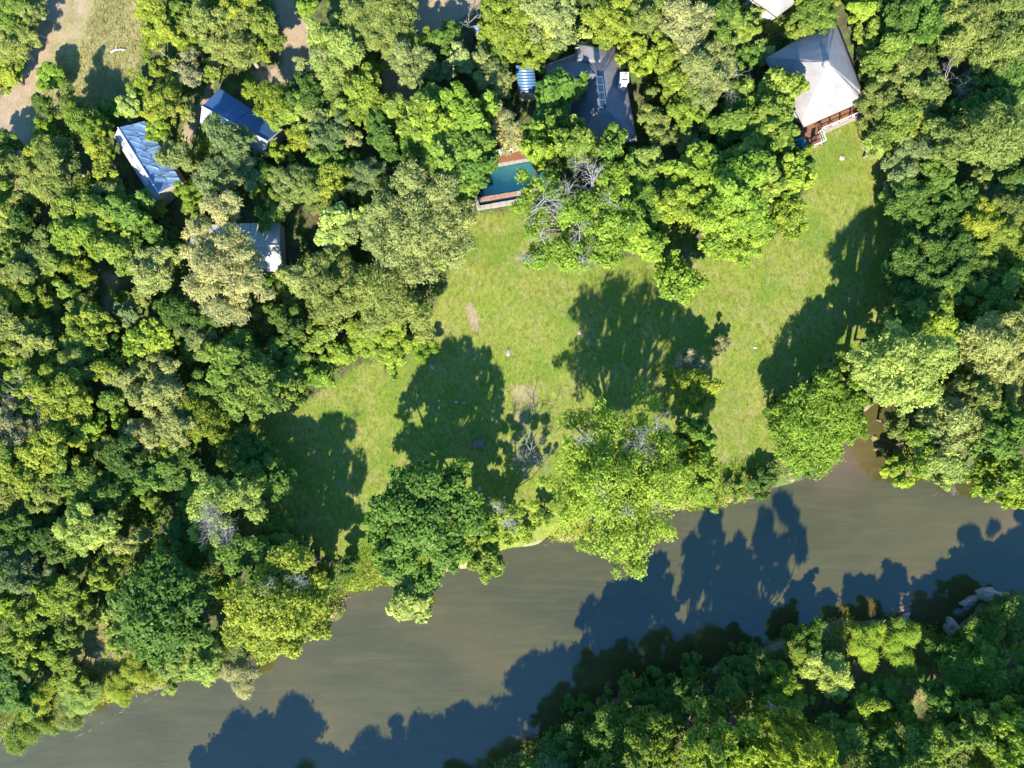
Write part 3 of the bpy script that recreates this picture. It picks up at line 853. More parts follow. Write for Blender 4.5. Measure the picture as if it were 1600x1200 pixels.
# ---- small things on the land
def table(px, py, label):
    p = P(px, py); z = ground_z(p[0], p[1]); r = empty('picnic_table', (p[0], p[1], z), R_(18)); tag(r, label, 'table')
    n = 7
    for k in range(n):
        mb = MB(); x = -.66 + 1.32 * (k + .5) / n; mb.box((x, 0, .56 + random.Random(k).uniform(-.01, .01)), (1.32 / n - .025, .84, .05)); mb.build('plank', M['old_wood'], r)
    for sy_ in (-.32, .32):
        mb = MB(); mb.box((0, sy_, .49), (1.3, .08, .08)); mb.build('bearer', M['dark_wood'], r)
    for sx_ in (-.56, .56):
        for sy_ in (-.32, .32):
            mb = MB(); mb.box((sx_, sy_, .22), (.09, .09, .46)); mb.build('leg', M['dark_wood'], r)
table(748, 692, 'low weathered brown plank table alone on the shaded lawn')

def rock(name, px, py, sx_, sy_, sz_, rz, mat, label, cat, seed, group=None, z=None, rough=.25):
    r = np.random.default_rng(seed)
    n1, n2 = 18, 9; mb = MB()
    ph = r.random(6) * 6.28
    for j in range(n2 + 1):
        th = math.pi * j / n2
        for k in range(n1):
            t_ = 2 * math.pi * k / n1
            q = 1 + rough * (math.sin(2 * t_ + ph[0]) * .5 + math.sin(3 * t_ + ph[1] + 2 * th) * .5 + math.sin(5 * t_ + ph[2] - th * 3) * .3) + r.normal() * rough * .16
            st = math.sin(th) ** .8 if j not in (0, n2) else 0
            mb.v.append((sx_ * q * st * math.cos(t_), sy_ * q * st * math.sin(t_), sz_ * math.cos(th) * (1 + .12 * r.normal() * rough * 4 * (0 < j < n2))))
    for j in range(n2):
        for k in range(n1):
            mb.f.append((j * n1 + k, (j + 1) * n1 + k, (j + 1) * n1 + (k + 1) % n1, j * n1 + (k + 1) % n1))
    p = P(px, py, 0)
    zz = z if z is not None else ground_z(p[0], p[1])
    o = mb.build(name, mat)
    o.location = (p[0], p[1], zz); o.rotation_euler = (0, 0, rz)
    return tag(o, label, cat, group)
GB = 'boulders along the river edge'
rock('boulder', 1552, 932, 1.5, .75, .9, .15, M['boulder'], 'largest pale boulder rising from the shaded river by the far bank', 'boulder', 1, GB, -.95, .3)
rock('boulder', 1523, 942, .95, .45, .5, .45, M['boulder'], 'low pale rock shelf touching the largest river boulder', 'boulder', 2, GB, -.95, .3)
rock('boulder', 1494, 985, .75, 1.25, .8, .5, M['boulder'], 'greyish pink boulder in the gap between far bank and dark bushes', 'boulder', 3, GB, -.9, .3)
rock('boulder', 1418, 969, .9, .35, .45, .5, M['boulder'], 'pale narrow rock at the waterline above the bright lime bush', 'boulder', 4, GB, -.9, .35)
rock('boulder', 1403, 977, .55, .35, .4, .1, M['boulder'], 'small grey rock at the waterline next to the pale narrow rock', 'boulder', 5, GB, -.9, .35)
rock('boulder', 1413, 957, 1.0, .5, .22, .2, M['red_stone'], 'brown flat rock just awash in the river shallows', 'boulder', 6, GB, -1.0, .3)
rock('stone', 1180, 543, .17, .13, .1, .3, M['white_plaster'], 'small white stone alone on the sunlit open lawn strip', 'stone', 7, 'loose stones on the lawn')
rock('stone', 1315, 247, .25, .35, .16, .3, M['boulder'], 'pale stone on the lawn in front of the railed deck', 'stone', 8, 'loose stones on the lawn')
rock('stone', 794, 551, .28, .38, .16, .1, M['stone'], 'cream stone on bright grass between the two wide tree shadows', 'stone', 9, 'loose stones on the lawn')
rock('stone', 906, 519, .28, .3, .2, .1, M['boulder'], 'lilac grey stone at the edge of the forked branch shadow', 'stone', 10, 'loose stones on the lawn')
rock('stone', 725, 629, .22, .17, .12, .1, M['boulder'], 'pale grey stone in the middle of the wide tree shadow', 'stone', 11, 'loose stones on the lawn')
rock('stone', 713, 628, .12, .12, .09, .1, M['white_plaster'], 'tiny white stone beside the pale grey one in tree shadow', 'stone', 12, 'loose stones on the lawn')
rock('stone', 675, 573, .2, .3, .13, .6, M['boulder'], 'grey stone near the shaded rim of the forest bushes', 'stone', 13, 'loose stones on the lawn')
rock('stone', 750, 763, .25, .25, .2, .6, M['boulder'], 'stone on the lawn near the lime tree with grey twigs', 'stone', 14, 'loose stones on the lawn')
rock('stone', 686, 626, .13, .1, .09, .6, M['white_plaster'], 'tiny white stone furthest from the water in the wide shadow', 'stone', 15, 'loose stones on the lawn')
rock('stone', 1004, 577, .2, .2, .14, .6, M['mound'], 'reddish stone in the dappled shade of the big lime tree', 'stone', 16, 'loose stones on the lawn')
rock('stone', 144, 457, .3, .45, .25, .6, M['boulder'], 'pale rock on the bare forest soil patch among olive trees', 'stone', 18)
# earth mound, tall and narrow
rock('earth_mound', 490, 873, .62, .68, 1.5, .2, M['mound'], 'tall pinkish earth mound standing in dark grass by the lawn', 'earth mound', 20, None, .1, .2)
p = P(498, 866); mb = MB(); mb.tube([(p[0] - .15, p[1] + .5, .2), (p[0] + .1, p[1] + .1, .75), (p[0] + .3, p[1] - .5, .9)], [.13, .15, .12], 7)
tag(mb.build('dark_log', M['dark_wood'], origin=(p[0], p[1], 0)), 'dark fallen log leaning beside the pinkish earth mound', 'log')

# fallen logs
def log(name, pts, r0, mat, label, cat='log', z=.15):
    q = []
    for x, y in pts:
        p = P(x, y); q.append((p[0], p[1], ground_z(p[0], p[1]) + z))
    mb = MB(); n = len(q); mb.tube(q, [r0 * (1 - .5 * k / (n - 1)) for k in range(n)], 7)
    mid = q[n // 2]
    for k in range(1, n - 1):
        d = Vector(q[k + 1]) - Vector(q[k]); s = Vector((-d.y, d.x, .6)).normalized() * d.length * .6 * (1 if k % 2 else -1)
        mb.tube([q[k], Vector(q[k]) + s + d * .4], [r0 * .5, r0 * .15], 5)
    return tag(mb.build(name, mat, origin=mid), label, cat)
log('fallen_branch', [(174, 83), (182, 79), (190, 78), (197, 79)], .10, M['white_wood'], 'bleached white fallen branch lying on the rough meadow grass', 'branch')
log('fallen_log', [(470, 117), (483, 117.5), (497, 117)], .2, M['white_wood'], 'straight white log lying across the end of the shaded dirt road')
log('fallen_log', [(1253, 1100), (1249, 1108), (1247, 1118)], .25, M['stone'], 'pale brown log on the far bank under feathery lime trees')
rock('stone', 1304, 1118, .55, .22, .25, .1, M['white_plaster'], 'white stone slab in a shaded gap of the far bank trees', 'stone', 22)
log('driftwood', [(218, 1096), (235, 1086), (247, 1079)], .05, M['grey_wood'], 'thin pale driftwood stick floating close to the reedy bank', 'driftwood', .05)
# broken line of white foam on the water
mb = MB(); r = random.Random(4)
pts = [(103, 1160), (117, 1152), (132, 1146), (150, 1136), (165, 1126), (178, 1118), (205, 1103), (224, 1097), (238, 1090), (248, 1082)]
for (a, b) in zip(pts[:-1], pts[1:]):
    if r.random() < .1: continue
    pa, pb = Vector(P(*a, WATER_Z + .02)), Vector(P(*b, WATER_Z + .02)); n = 5
    for k in range(n):
        if r.random() < .45: continue
        u = (k + r.random()) / n; p = pa.lerp(pb, u); d = pb - pa
        L = r.uniform(.10, .40); wd = r.uniform(.025, .05)
        mb.box((p.x + r.uniform(-.06, .06), p.y + r.uniform(-.06, .06), p.z), (L, wd, .02), math.atan2(d.y, d.x) + r.uniform(-.3, .3))
o = mb.build('foam', M['stone'], origin=P(170, 1120, WATER_Z)); tag(o, 'broken line of white foam drifting along the reedy bank', 'foam', kind='stuff')
# ------------------------------------------------------------------ vegetation
def unit(v):
    return v / (np.linalg.norm(v, axis=-1, keepdims=True) + 1e-9)

def leaf_cloud(rng, subs, nleaf, lw, ll, lobe_k=(.17, .31), nlobe=26, fray=.15, along=.5, droop=0.0, updir=.8, jitter=.9, shell=.55, zf=.68, spray=.34, sun_holes=0):
    """leaf blades on boughs. subs: sub-crowns (x, y, z, R, HZ). Returns verts, faces, tone and the bough centres"""
    lobes = []
    tot = sum(s[3] ** 2 for s in subs)
    for (sx_, sy_, sz_, R, HZ) in subs:
        n = max(4, int(round(nlobe * R * R / tot))); tries = 0; mine = []
        while len(mine) < n and tries < 2500:
            tries += 1
            d = unit(rng.normal(size=3)); d[2] = abs(d[2]) * (1 if rng.random() < .78 else -.7)
            rho = rng.uniform(.25, .95) ** .6
            rl = R * rng.uniform(*lobe_k) * (1 if len(subs) == 1 else 1.1)
            k = max(.1, rho - rl / R * .8)
            c = np.array([d[0] * R * k, d[1] * R * k, d[2] * HZ * k])
            if any(np.linalg.norm((c - m_[0]) * np.array([1, 1, .8])) < .62 * min(rl, m_[1]) for m_ in mine): continue
            mine.append((c, rl))
        for c, rl in mine:
            lobes.append((c + np.array([sx_, sy_, sz_]), rl, rng.normal() * .2, np.array([sx_, sy_, sz_ - HZ * .7])))
    area = np.array([l[1] ** 2 for l in lobes]); cnt = np.maximum(6, (nleaf * area / area.sum()).astype(int))
    P_, D_, T_, O_ = [], [], [], []
    for (c, rl, tn, cc), n in zip(lobes, cnt):
        d = unit(rng.normal(size=(n, 3)))
        low = d[:, 2] < -.25
        d[low, 2] *= -rng.random(low.sum())
        d = unit(d)
        f = rng.random(n) ** .5 * (1 - shell) + shell
        f = f * (1 + fray * np.abs(rng.normal(size=n)))
        # frayed bough outline: a few directions reach further out
        bump_ = 1 + .22 * np.sin(d[:, 0] * 5 + tn * 40) * np.sin(d[:, 1] * 6 + tn * 70) + .12 * np.sin(d[:, 2] * 9 + tn * 30)
        p = c + rl * (f * bump_)[:, None] * d * np.array([1, 1, zf])
        if droop:
            rad = np.linalg.norm(d[:, :2], axis=1); p[:, 2] -= droop * rl * rad ** 2 * f
        # sprays that stick out of the bough
        ns = int(n * spray)
        if ns:
            K = 9
            sdir = unit(rng.normal(size=(K, 3)) + (c - cc) / (np.linalg.norm(c - cc) + 1e-6) * .8); sdir[:, 2] = np.abs(sdir[:, 2]) * .8 - .1
            wh = rng.integers(0, K, ns); u = rng.random(ns)
            p[:ns] = c + rl * (.6 + (.35 + .5 * rng.random(K)[wh]) * u)[:, None] * sdir[wh] + rng.normal(size=(ns, 3)) * (rl * .13 * (1.1 - .7 * u))[:, None]
            d[:ns] = unit(sdir[wh] + rng.normal(size=(ns, 3)) * .25)
        P_.append(p); D_.append(d)
        out = unit(c - cc)
        O_.append(np.repeat(out[None], n, 0))
        T_.append(np.clip(.5 + tn + rng.normal(size=n) * .28, 0, 1))
    p = np.concatenate(P_); d = np.concatenate(D_); o = np.concatenate(O_); tone = np.concatenate(T_)
    if sun_holes:      # holes cut along the sun direction, added to dapple the cast shadow
        e1 = unit(np.cross(SUN_DIR, [0, 0, 1.0])); e2 = np.cross(SUN_DIR, e1)
        a, b = p @ e1, p @ e2
        keep = np.ones(len(p), dtype=bool)
        for _ in range(sun_holes):
            k = rng.integers(len(p)); ra, rb = rng.uniform(.08, .30), rng.uniform(.25, 1.1)
            keep &= (((a - a[k]) / ra) ** 2 + ((b - b[k]) / rb) ** 2 + rng.normal(size=len(p)) * .7) > 1
        p, d, o, tone = p[keep], d[keep], o[keep], tone[keep]
    n = len(p)
    up = np.array([0, 0, 1.0])
    nr = unit(d * .7 + up * updir + rng.normal(size=(n, 3)) * jitter * .6)
    ax = unit(d * along + o * along + rng.normal(size=(n, 3)) * .6 - up * droop * 1.2)
    ax = unit(ax - nr * (ax * nr).sum(1, keepdims=True))
    sd = np.cross(nr, ax)
    sc = rng.uniform(.65, 1.35, size=(n, 1))
    L = ll * sc; Wd = lw * sc * rng.uniform(.8, 1.2, size=(n, 1))
    v0 = p - ax * L * .5
    v1 = p + sd * Wd * .5 + nr * Wd * .18 - ax * L * .02
    v2 = p + ax * L * .5 - nr * L * .08
    v3 = p - sd * Wd * .5 + nr * Wd * .18 - ax * L * .02
    V = np.stack([v0, v1, v2, v3], 1).reshape(-1, 3)
    F = np.arange(n * 4).reshape(-1, 4)
    return V, F, np.repeat(tone, 4), [(l[0], l[1]) for l in lobes]

def wood(rng, lobes, base_z, trunk_r, trunk_top, mat, lean=(0, 0), reach=1.0):
    """tapered trunk with limbs that run out to the boughs"""
    mb = MB()
    tx, ty = lean
    top = Vector((tx, ty, trunk_top))
    mb.tube([(0, 0, -.6), (0, 0, .1), (tx * .5, ty * .5, trunk_top * .5), top], [trunk_r * 1.5, trunk_r * 1.1, trunk_r * .9, trunk_r * .75], 7)
    for c, rl in lobes:
        c = Vector(c.tolist()) if hasattr(c, 'tolist') else Vector(c)
        c = top + (c - top) * reach
        m_ = top.lerp(c, .5) + Vector((rng.normal() * .2, rng.normal() * .2, -abs(rng.normal()) * .3))
        r0 = trunk_r * rng.uniform(.35, .55)
        mb.tube([top - Vector((0, 0, .2)), m_, c, c + (c - m_) * .08], [r0, r0 * .6, r0 * .28, r0 * .08], 5)
    me = bpy.data.meshes.new('trunk')
    me.from_pydata(mb.v, [], mb.f); me.update(); me.materials.append(mat)
    for p in me.polygons: p.use_smooth = True
    return me

def twigs_mesh(rng, starts, depth, length, rad, mat, spread=.7, kids=3, name='bare_branch'):
    """bare forking branches from starts: (point, direction, scale)"""
    mb = MB()
    def grow(p, d, L, r, k):
        p = Vector(p); d = Vector(d).normalized()
        q1 = p + d * L * .5 + Vector(rng.normal(size=3).tolist()) * L * .07
        q2 = q1 + (d + Vector(rng.normal(size=3).tolist()) * .22).normalized() * L * .5
        mb.tube([p, q1, q2], [r, r * .78, r * .55], 5 if k > 1 else 4)
        if k <= 0: return
        for c in range(kids if k > 0 else 2):
            nd = (d + Vector(rng.normal(size=3).tolist()) * spread).normalized()
            s = q1.lerp(q2, rng.uniform(.2, 1.0))
            grow(s, nd, L * rng.uniform(.5, .8), r * .52, k - 1)
    for p, d, s in starts: grow(p, d, length * s, rad * s, depth)
    me = bpy.data.meshes.new(name)
    me.from_pydata(mb.v, [], mb.f); me.update(); me.materials.append(mat)
    return me

# ---- archetypes (crown mesh, trunk mesh, reference R, reference h)
ARCH = {}
def arche(key, n, R, h, nleaf, lw, ll, leafmat, bark, zc=.60, hz=.40, **kw):
    ARCH[key] = []
    for i in range(n):
        rng = np.random.default_rng(abs(hash((len(ARCH), i))) % 99991 + i * 7)
        # an uneven crown: one main body and two or three side bodies
        subs = [(0, 0, zc * h, R * .68, hz * h)]
        for _ in range(rng.integers(3, 6)):
            t_ = rng.uniform(0, 6.28); rr = R * rng.uniform(.38, .55)
            subs.append((math.cos(t_) * (R - rr) * rng.uniform(.95, 1.3), math.sin(t_) * (R - rr) * rng.uniform(.95, 1.3), zc * h + rng.uniform(-.16, .12) * h, rr, hz * h * rng.uniform(.5, .8)))
        V, F, T, lobes = leaf_cloud(rng, subs, nleaf, lw, ll, **kw)
        me = np_mesh('crown', V, F, 4, {'tone': T}); me.materials.append(M[leafmat])
        pick = [lobes[k] for k in rng.permutation(len(lobes))[:16]]
        tm = wood(rng, pick, 0, .035 * h * .5 + .05, h * .3, M[bark], (rng.normal() * .04 * h, rng.normal() * .04 * h))
        ARCH[key].append((me, tm, R, h))
arche('Fs', 4, 1.9, 4.4, 6500, .085, .30, 'leaf_fine', 'pale_bark', fray=.22, along=1.1, spray=.45, nlobe=44, shell=.35)
arche('Fm', 5, 3.1, 7.4, 15000, .095, .36, 'leaf_fine', 'pale_bark', fray=.22, along=1.1, spray=.45, nlobe=74, shell=.35)
arche('Fl', 4, 5.0, 11.5, 30000, .11, .42, 'leaf_fine', 'bark', fray=.2, along=1.1, spray=.45, nlobe=120, shell=.35)
arche('Ms', 4, 1.9, 4.4, 7000, .14, .23, 'leaf', 'bark', nlobe=36, shell=.4)
arche('Mm', 6, 3.1, 7.4, 15500, .15, .25, 'leaf', 'bark', nlobe=66, shell=.4)
arche('Ml', 4, 5.0, 11.5, 33000, .17, .28, 'leaf', 'bark', nlobe=110, shell=.4)
arche('Bs', 3, 1.9, 4.2, 3300, .26, .38, 'leaf_gloss', 'bark', nlobe=28, updir=.95, shell=.5)
arche('Bm', 4, 3.1, 7.4, 7500, .28, .42, 'leaf_gloss', 'bark', nlobe=50, updir=.9, shell=.45)
arche('Bl', 3, 5.0, 11.5, 17000, .30, .46, 'leaf_gloss', 'bark', nlobe=95, updir=.9, shell=.45)
arche('Wm', 3, 3.1, 6.5, 12000, .07, .75, 'leaf_fine', 'pale_bark', nlobe=26, droop=.55, along=1.1, fray=.3)
arche('Sh', 6, 1.25, 1.9, 2400, .13, .24, 'leaf', 'bark', zc=.45, hz=.5, nlobe=12, shell=.35)
arche('Sf', 4, 1.25, 2.1, 2800, .07, .30, 'leaf_fine', 'bark', zc=.45, hz=.5, nlobe=12, along=1.0, fray=.3, shell=.3)

C = {  # colours of the leaves themselves
    'ol': (0.230, 0.275, 0.085), 'po': (0.308, 0.347, 0.145), 'yg': (0.241, 0.295, 0.045), 'mg': (.195, .268, .052), 'dg': (.105, .175, .036),
    'lm': (0.230, 0.319, 0.045), 'pl': (0.297, 0.369, 0.110), 'st': (.355, .352, .185), 'bg': (0.202, 0.262, 0.120), 'gy': (0.319, 0.314, 0.190), 'so': (.292, .322, .135), 'kg': (.128, .212, .040)}
CN = {'ol': 'olive green', 'po': 'pale olive', 'yg': 'yellow green', 'mg': 'mid green', 'dg': 'dark green', 'lm': 'lime green', 'pl': 'pale lime', 'st': 'straw coloured',
      'bg': 'bluish green', 'gy': 'greyish olive', 'so': 'straw olive', 'kg': 'deep green'}
TX = {'F': 'feathery', 'M': 'leafy', 'B': 'broadleaf', 'W': 'weeping', 'S': 'leafy'}
NAMES = {'F': 'feathery_tree', 'M': 'leafy_tree', 'B': 'broadleaf_tree', 'W': 'weeping_tree'}

# x, y of the crown in the photo, its radius there, kind, colour, [height]
TREES = '''
20 20 34 M mg 4.5;25 75 38 F ol 4.5;48 42 22 F ol 4;12 118 30 M yg 4;50 12 20 F po 4;250 40 36 M yg;238 66 22 F yg;275 22 30 M mg;325 30 38 M ol;372 22 36 M yg;378 74 46 F ol;300 72 26 F yg;345 55 30 M ol
85 118 28 B lm 3.5;72 160 22 M dg;70 195 20 F lm 2.5;120 165 30 F ol;130 195 34 F mg;150 228 24 M yg;200 168 25 B pl 3.6;245 112 20 M yg;292 112 28 F gy;328 116 18 M mg;262 155 34 M yg;248 185 22 M yg;288 168 22 F so;262 240 32 F po 7
354 220 39 F bg 8;338 270 36 F bg;378 262 36 F bg;8 218 26 M mg 4;15 262 32 F ol;62 238 28 M yg;92 255 38 F ol;62 292 34 F ol;30 312 24 M ol;165 268 28 M yg;168 298 26 M ol;85 285 22 B dg;112 325 36 M mg;152 330 38 B mg;208 342 42 B kg;195 314 24 M mg;130 362 44 M lm;42 345 30 M dg;18 380 32 M mg;62 388 34 M ol;225 375 30 B dg;188 388 42 M mg;297 300 22 F lm;262 388 26 M kg
36 420 40 M ol;18 442 30 M yg;92 412 30 B mg;122 418 28 F yg;52 462 28 M yg;112 455 25 B mg;203 488 26 B bg 4.2;242 428 46 F po;146 492 32 M yg;130 522 34 M mg;122 480 24 F ol;242 522 36 B lm;212 542 28 M lm;36 526 40 M ol;18 542 28 F yg;72 522 30 M dg;116 560 36 F ol;86 602 46 M yg;112 640 38 M yg;46 582 30 B mg;16 612 26 M dg;166 576 30 M yg;206 592 30 F so;256 610 46 F so;268 660 40 F so;216 672 30 F st;242 692 24 F st;326 600 34 M kg;330 650 38 F yg;340 622 28 M mg;264 690 20 M lm;18 660 36 F gy;36 684 34 F gy;80 690 44 M yg;146 665 26 M lm;30 722 44 M yg;100 742 36 B dg;142 742 34 M mg;190 712 40 M dg;130 776 30 M mg;70 762 34 F ol;16 762 30 F ol;170 772 34 M dg;230 742 30 B kg;362 560 46 B kg 8;312 530 34 F so;350 490 28 M dg;398 596 58 M mg 9;428 628 32 M mg;300 500 40 M dg;275 480 34 B dg;240 575 26 F po;180 620 30 M mg;55 640 28 M kg;165 700 28 F ol
415 48 36 M mg;405 82 26 M yg;476 12 20 B lm 3;562 30 50 F ol;602 16 44 F ol;532 76 54 F pl 8;506 98 38 F po;604 48 36 F ol;632 96 42 F po;622 32 40 F ol;656 72 26 M yg;702 48 14 B yg 3;690 62 26 M kg;724 98 28 B po 6;690 112 22 B bg;776 116 34 F po;792 48 44 M yg;776 20 44 M yg;782 78 32 M dg;428 150 38 F yg;450 176 36 B mg;486 152 34 M dg;522 150 30 F ol;562 150 40 M yg;590 172 34 M yg;540 172 30 B mg;500 182 30 M ol;470 222 28 F yg;520 216 34 F bg;542 214 24 F po;437 243 20 M lm;415 272 25 M kg;472 280 38 F ol;454 292 34 F po;516 280 34 M yg;570 270 34 F bg;506 248 30 M kg;600 215 36 B dg;622 190 28 M yg
662 180 50 B mg 9;732 188 50 B lm 10;702 250 60 B mg 10;742 268 40 B kg 9;690 206 44 B lm 10;640 222 34 B kg;528 350 42 B pl;582 345 44 F po;430 335 30 M mg;600 300 30 F ol
470 440 34 F po;506 452 46 F ol;545 428 40 F ol;452 500 34 M dg;510 492 28 M yg;570 520 40 M lm 3.5;620 535 34 M lm 3.5;655 542 24 F lm 2.5;540 552 30 M lm 4;600 562 28 M lm 3;500 590 30 M lm 4;470 545 24 M lm 4;436 540 30 M mg;455 575 34 M mg 5;460 612 24 M mg;500 525 28 M mg 5
850 30 48 F po 8;812 22 32 F so;832 78 30 M yg;858 56 34 F pl;940 24 46 M yg;946 62 32 M yg;976 40 30 B lm;1010 30 40 F ol;1062 38 50 F st;1086 66 38 F so;1122 30 46 M mg;1158 44 28 B mg;1168 82 25 M kg;990 82 32 M yg;1012 98 26 M lm;1046 102 40 M yg;1096 112 48 F so;1132 102 30 F po;1066 170 36 M lm;1086 142 36 F po;1150 132 25 M kg;1176 150 32 B mg;1140 190 40 B kg;1182 192 36 B mg;1170 232 40 B mg;1026 192 30 F ol;1016 246 30 F pl;1040 212 26 F ol;1076 226 26 F so;870 156 50 B kg 8.5;862 206 40 B kg 11;840 238 34 B lm 11;902 232 42 B mg 13;945 240 40 B kg 12.5;1000 372 42 B lm 7;1022 312 44 M kg 6;990 270 30 B mg 6
1092 262 50 B lm 9;1140 302 60 B lm 11;1112 352 52 M lm 9;1182 352 48 M lm 9;1232 332 40 M lm 8;1182 272 50 B mg 10;1230 282 38 B lm 9;1246 250 22 M lm 6;1148 388 34 M lm 6;1070 320 40 M lm 8;1215 222 34 B mg 9;1215 142 36 B mg 9;1206 182 40 B mg 9.5
1268 4 26 M yg;1272 22 34 M mg;1348 18 28 M lm;1362 50 26 M mg;1402 30 40 M kg;1354 80 22 B mg;1250 48 22 M mg;1382 82 40 M mg;1376 112 26 M lm;1402 112 44 M ol;1432 90 38 F ol;1462 42 44 M kg;1522 42 54 F ol 9;1562 30 50 F ol 9;1562 78 44 F ol 9;1442 152 40 M ol;1384 162 38 F ol;1392 192 42 M mg;1432 202 34 M mg;1408 222 30 M ol;1370 232 22 F pl;1482 172 30 M kg;1540 168 44 B dg;1562 132 44 B dg 6;1545 215 72 F ol 13;1440 240 34 F bg;1410 272 34 F bg;1398 292 24 M mg;1462 282 34 B kg;1432 312 38 M dg;1500 312 38 B dg;1522 352 42 F yg;1580 322 36 F ol;1562 372 38 F mg;1440 382 40 M dg;1590 272 30 M dg;1482 352 34 M dg
1418 432 46 M dg;1482 420 44 M dg;1502 452 40 M mg;1442 462 44 B dg;1572 442 40 B mg;1562 482 44 M kg;1540 420 34 M dg;1590 400 38 F mg;1544 532 60 F so 12;1472 512 42 M lm;1402 512 42 M kg;1360 528 28 M mg;1330 598 30 M lm 9;1338 560 26 M mg 9.5;1590 560 44 F so;1585 500 36 F ol
1285 590 34 M mg 8;1308 660 42 M lm 7.5;1492 662 58 F po 12;1562 582 48 F po;1590 612 40 F so;1452 702 40 M lm 9;1482 722 42 M pl 9;1562 682 50 M kg 11;1572 742 44 M lm 10;1592 772 30 M lm 8;1414 742 26 B lm 3.5;1396 690 20 F st 2;1190 752 28 M dg 3;1216 636 28 F kg 5;1420 660 30 F ol 8;1530 620 40 M ol 11
1076 562 26 F gy 4.5;1128 540 18 F gy 3;1080 668 34 B kg 9.5;1088 712 38 M lm 9.5;850 800 15 B dg 2;1140 768 22 M mg 1.8;1108 772 26 M lm 1.8
32 822 34 M dg;142 832 48 F pl 8;186 846 24 F po;20 882 40 F bg;56 902 30 F bg;72 832 34 M dg;102 862 34 M dg;12 942 30 B lm;30 992 40 M yg;12 1020 30 M kg;80 926 34 M lm;116 932 34 M yg;150 902 28 M yg;62 972 26 M dg;102 992 28 M mg;132 962 22 F ol;196 962 28 F pl;276 1040 38 F pl 5;322 1032 42 F pl 6;220 1052 30 W yg 3;362 1052 38 W gy 6;106 1052 34 M yg 4;62 1092 38 W yg 4;102 1122 36 W ol 3;20 1082 40 M kg 5;30 1152 38 W mg 4;132 1092 34 W pl 3;180 1086 28 W yg 2.6;85 1018 24 M yg
345 858 30 F pl 7;410 868 56 M kg 9;492 918 40 M mg 8;540 880 20 B dg 3;262 722 40 M kg 5;420 742 40 M kg 6;440 832 40 M kg 6;290 850 40 M dg 5;390 690 34 M dg 5;752 868 38 B mg 7;640 942 40 B pl 5;735 810 36 B mg 9
900 1168 50 M kg 7;962 1142 46 M kg 13;1012 1128 40 M dg 5;1008 1152 44 M mg 15;1062 1106 44 M kg 5.5;1122 1098 42 M kg 6;1166 1158 54 M lm 15;1100 1165 46 M mg 17;1190 1052 38 M dg 5;1216 1066 32 F lm 5;1250 1022 36 F mg 4;1272 1002 28 F kg 5;1302 1052 44 F pl 5.5;1352 1018 40 W lm 4;1410 1014 40 W lm 4.5;1245 1152 46 F yg 17;1322 1142 40 M mg 7;1350 1100 30 M lm 6;1385 1076 36 M kg 4;1432 1066 22 F ol 4;1440 1152 46 M mg 9;1412 1110 24 M lm 5;1502 1052 54 F kg 7;1550 1002 46 F kg 6;1562 1082 56 M kg 8;1582 1152 50 M lm 17;1520 1132 46 M kg 12;1482 1022 34 F kg 5;1590 962 38 M dg 5;1150 1060 30 M kg 4;870 1195 36 F bg 7;1200 1110 34 M lm 6;1470 1100 34 M kg 8;1290 1180 36 M kg 7;1200 1180 40 M lm 11;1370 1180 36 M mg 8;905 1120 26 M kg 3;940 1108 26 M kg 3;985 1092 26 M kg 3.4;1035 1072 26 M kg 3;1085 1058 26 M kg 3.4;872 1168 24 M kg 3;840 1192 24 M kg 3;1240 1000 22 M kg 3;1160 1038 24 M kg 3
'''
# trees just beyond the border: they throw the shadows seen on the river
OFF = '''
373 1430 95 M mg 15;300 1420 80 M mg 14;620 1470 90 M mg 14;740 1400 80 M mg 13;520 1480 70 M mg 13;840 1400 76 M mg 15;905 1335 56 M mg 15;960 1270 70 M mg 15;1040 1290 60 M mg 14;1320 1320 70 M mg 15;1430 1310 60 M mg 15;1570 1330 70 M mg 16;1680 1150 70 M mg 15;1640 1240 60 M mg 14;1710 1110 60 M mg 15;1680 560 60 M mg 12;1660 380 60 M mg 10;-50 300 50 M mg 8;-60 500 60 M mg 9;-50 700 60 M mg 9;-60 900 60 M mg 9;1140 1290 60 M mg 14;1240 1270 50 M mg 12;1660 700 60 M mg 12;242 -58 46 M yg;349 -57 45 F mg;509 -95 52 M yg;592 -81 41 F kg;847 -60 45 M ol;922 -55 40 F kg;1023 -95 48 M ol;1109 -58 38 M mg;1196 -78 45 F kg;1277 -68 44 F kg;1370 -87 52 M mg;1426 -87 45 M yg;1540 -68 50 F yg;1608 -63 51 M yg
'''
GROUPS = {'F': 'feathery fine leaved trees of the woodland', 'M': 'small leaved trees of the woodland', 'B': 'broad leaved trees of the woodland', 'W': 'weeping trees on the river banks'}
LM = {'silver tent': (230, 250), 'blue-shaded tent': (378, 190), 'cream tent': (418, 387), 'swimming pool': (785, 285), 'thatched lodge': (935, 150), 'square pavilion': (1285, 115),
      'corrugated shed': (820, 124), 'rough meadow': (150, 60), 'plank table': (748, 692), 'earth mound': (490, 873), 'largest boulder': (1552, 932), 'dead tree': (830, 700),
      'glossy bush': (1058, 437), 'dirt road': (690, 22), 'white log': (483, 117), 'plank walk': (498, 345), 'lime rock': (1418, 969), 'soil patch': (165, 455), 'white slab': (1304, 1118),
      'river inlet': (1350, 690), 'foam line': (170, 1122), 'thatched cottage': (1215, 0), 'huge lime tree': (960, 745), 'twiggy crown': (345, 800)}
ORD = ['nearest', 'second', 'third', 'fourth', 'fifth', 'sixth', 'seventh', 'eighth', 'ninth', 'tenth', 'eleventh', 'twelfth', 'thirteenth', 'fourteenth', 'fifteenth', 'sixteenth', 'seventeenth', 'eighteenth',
       'nineteenth', 'twentieth'] + ['%dth' % k for k in range(21, 60)]
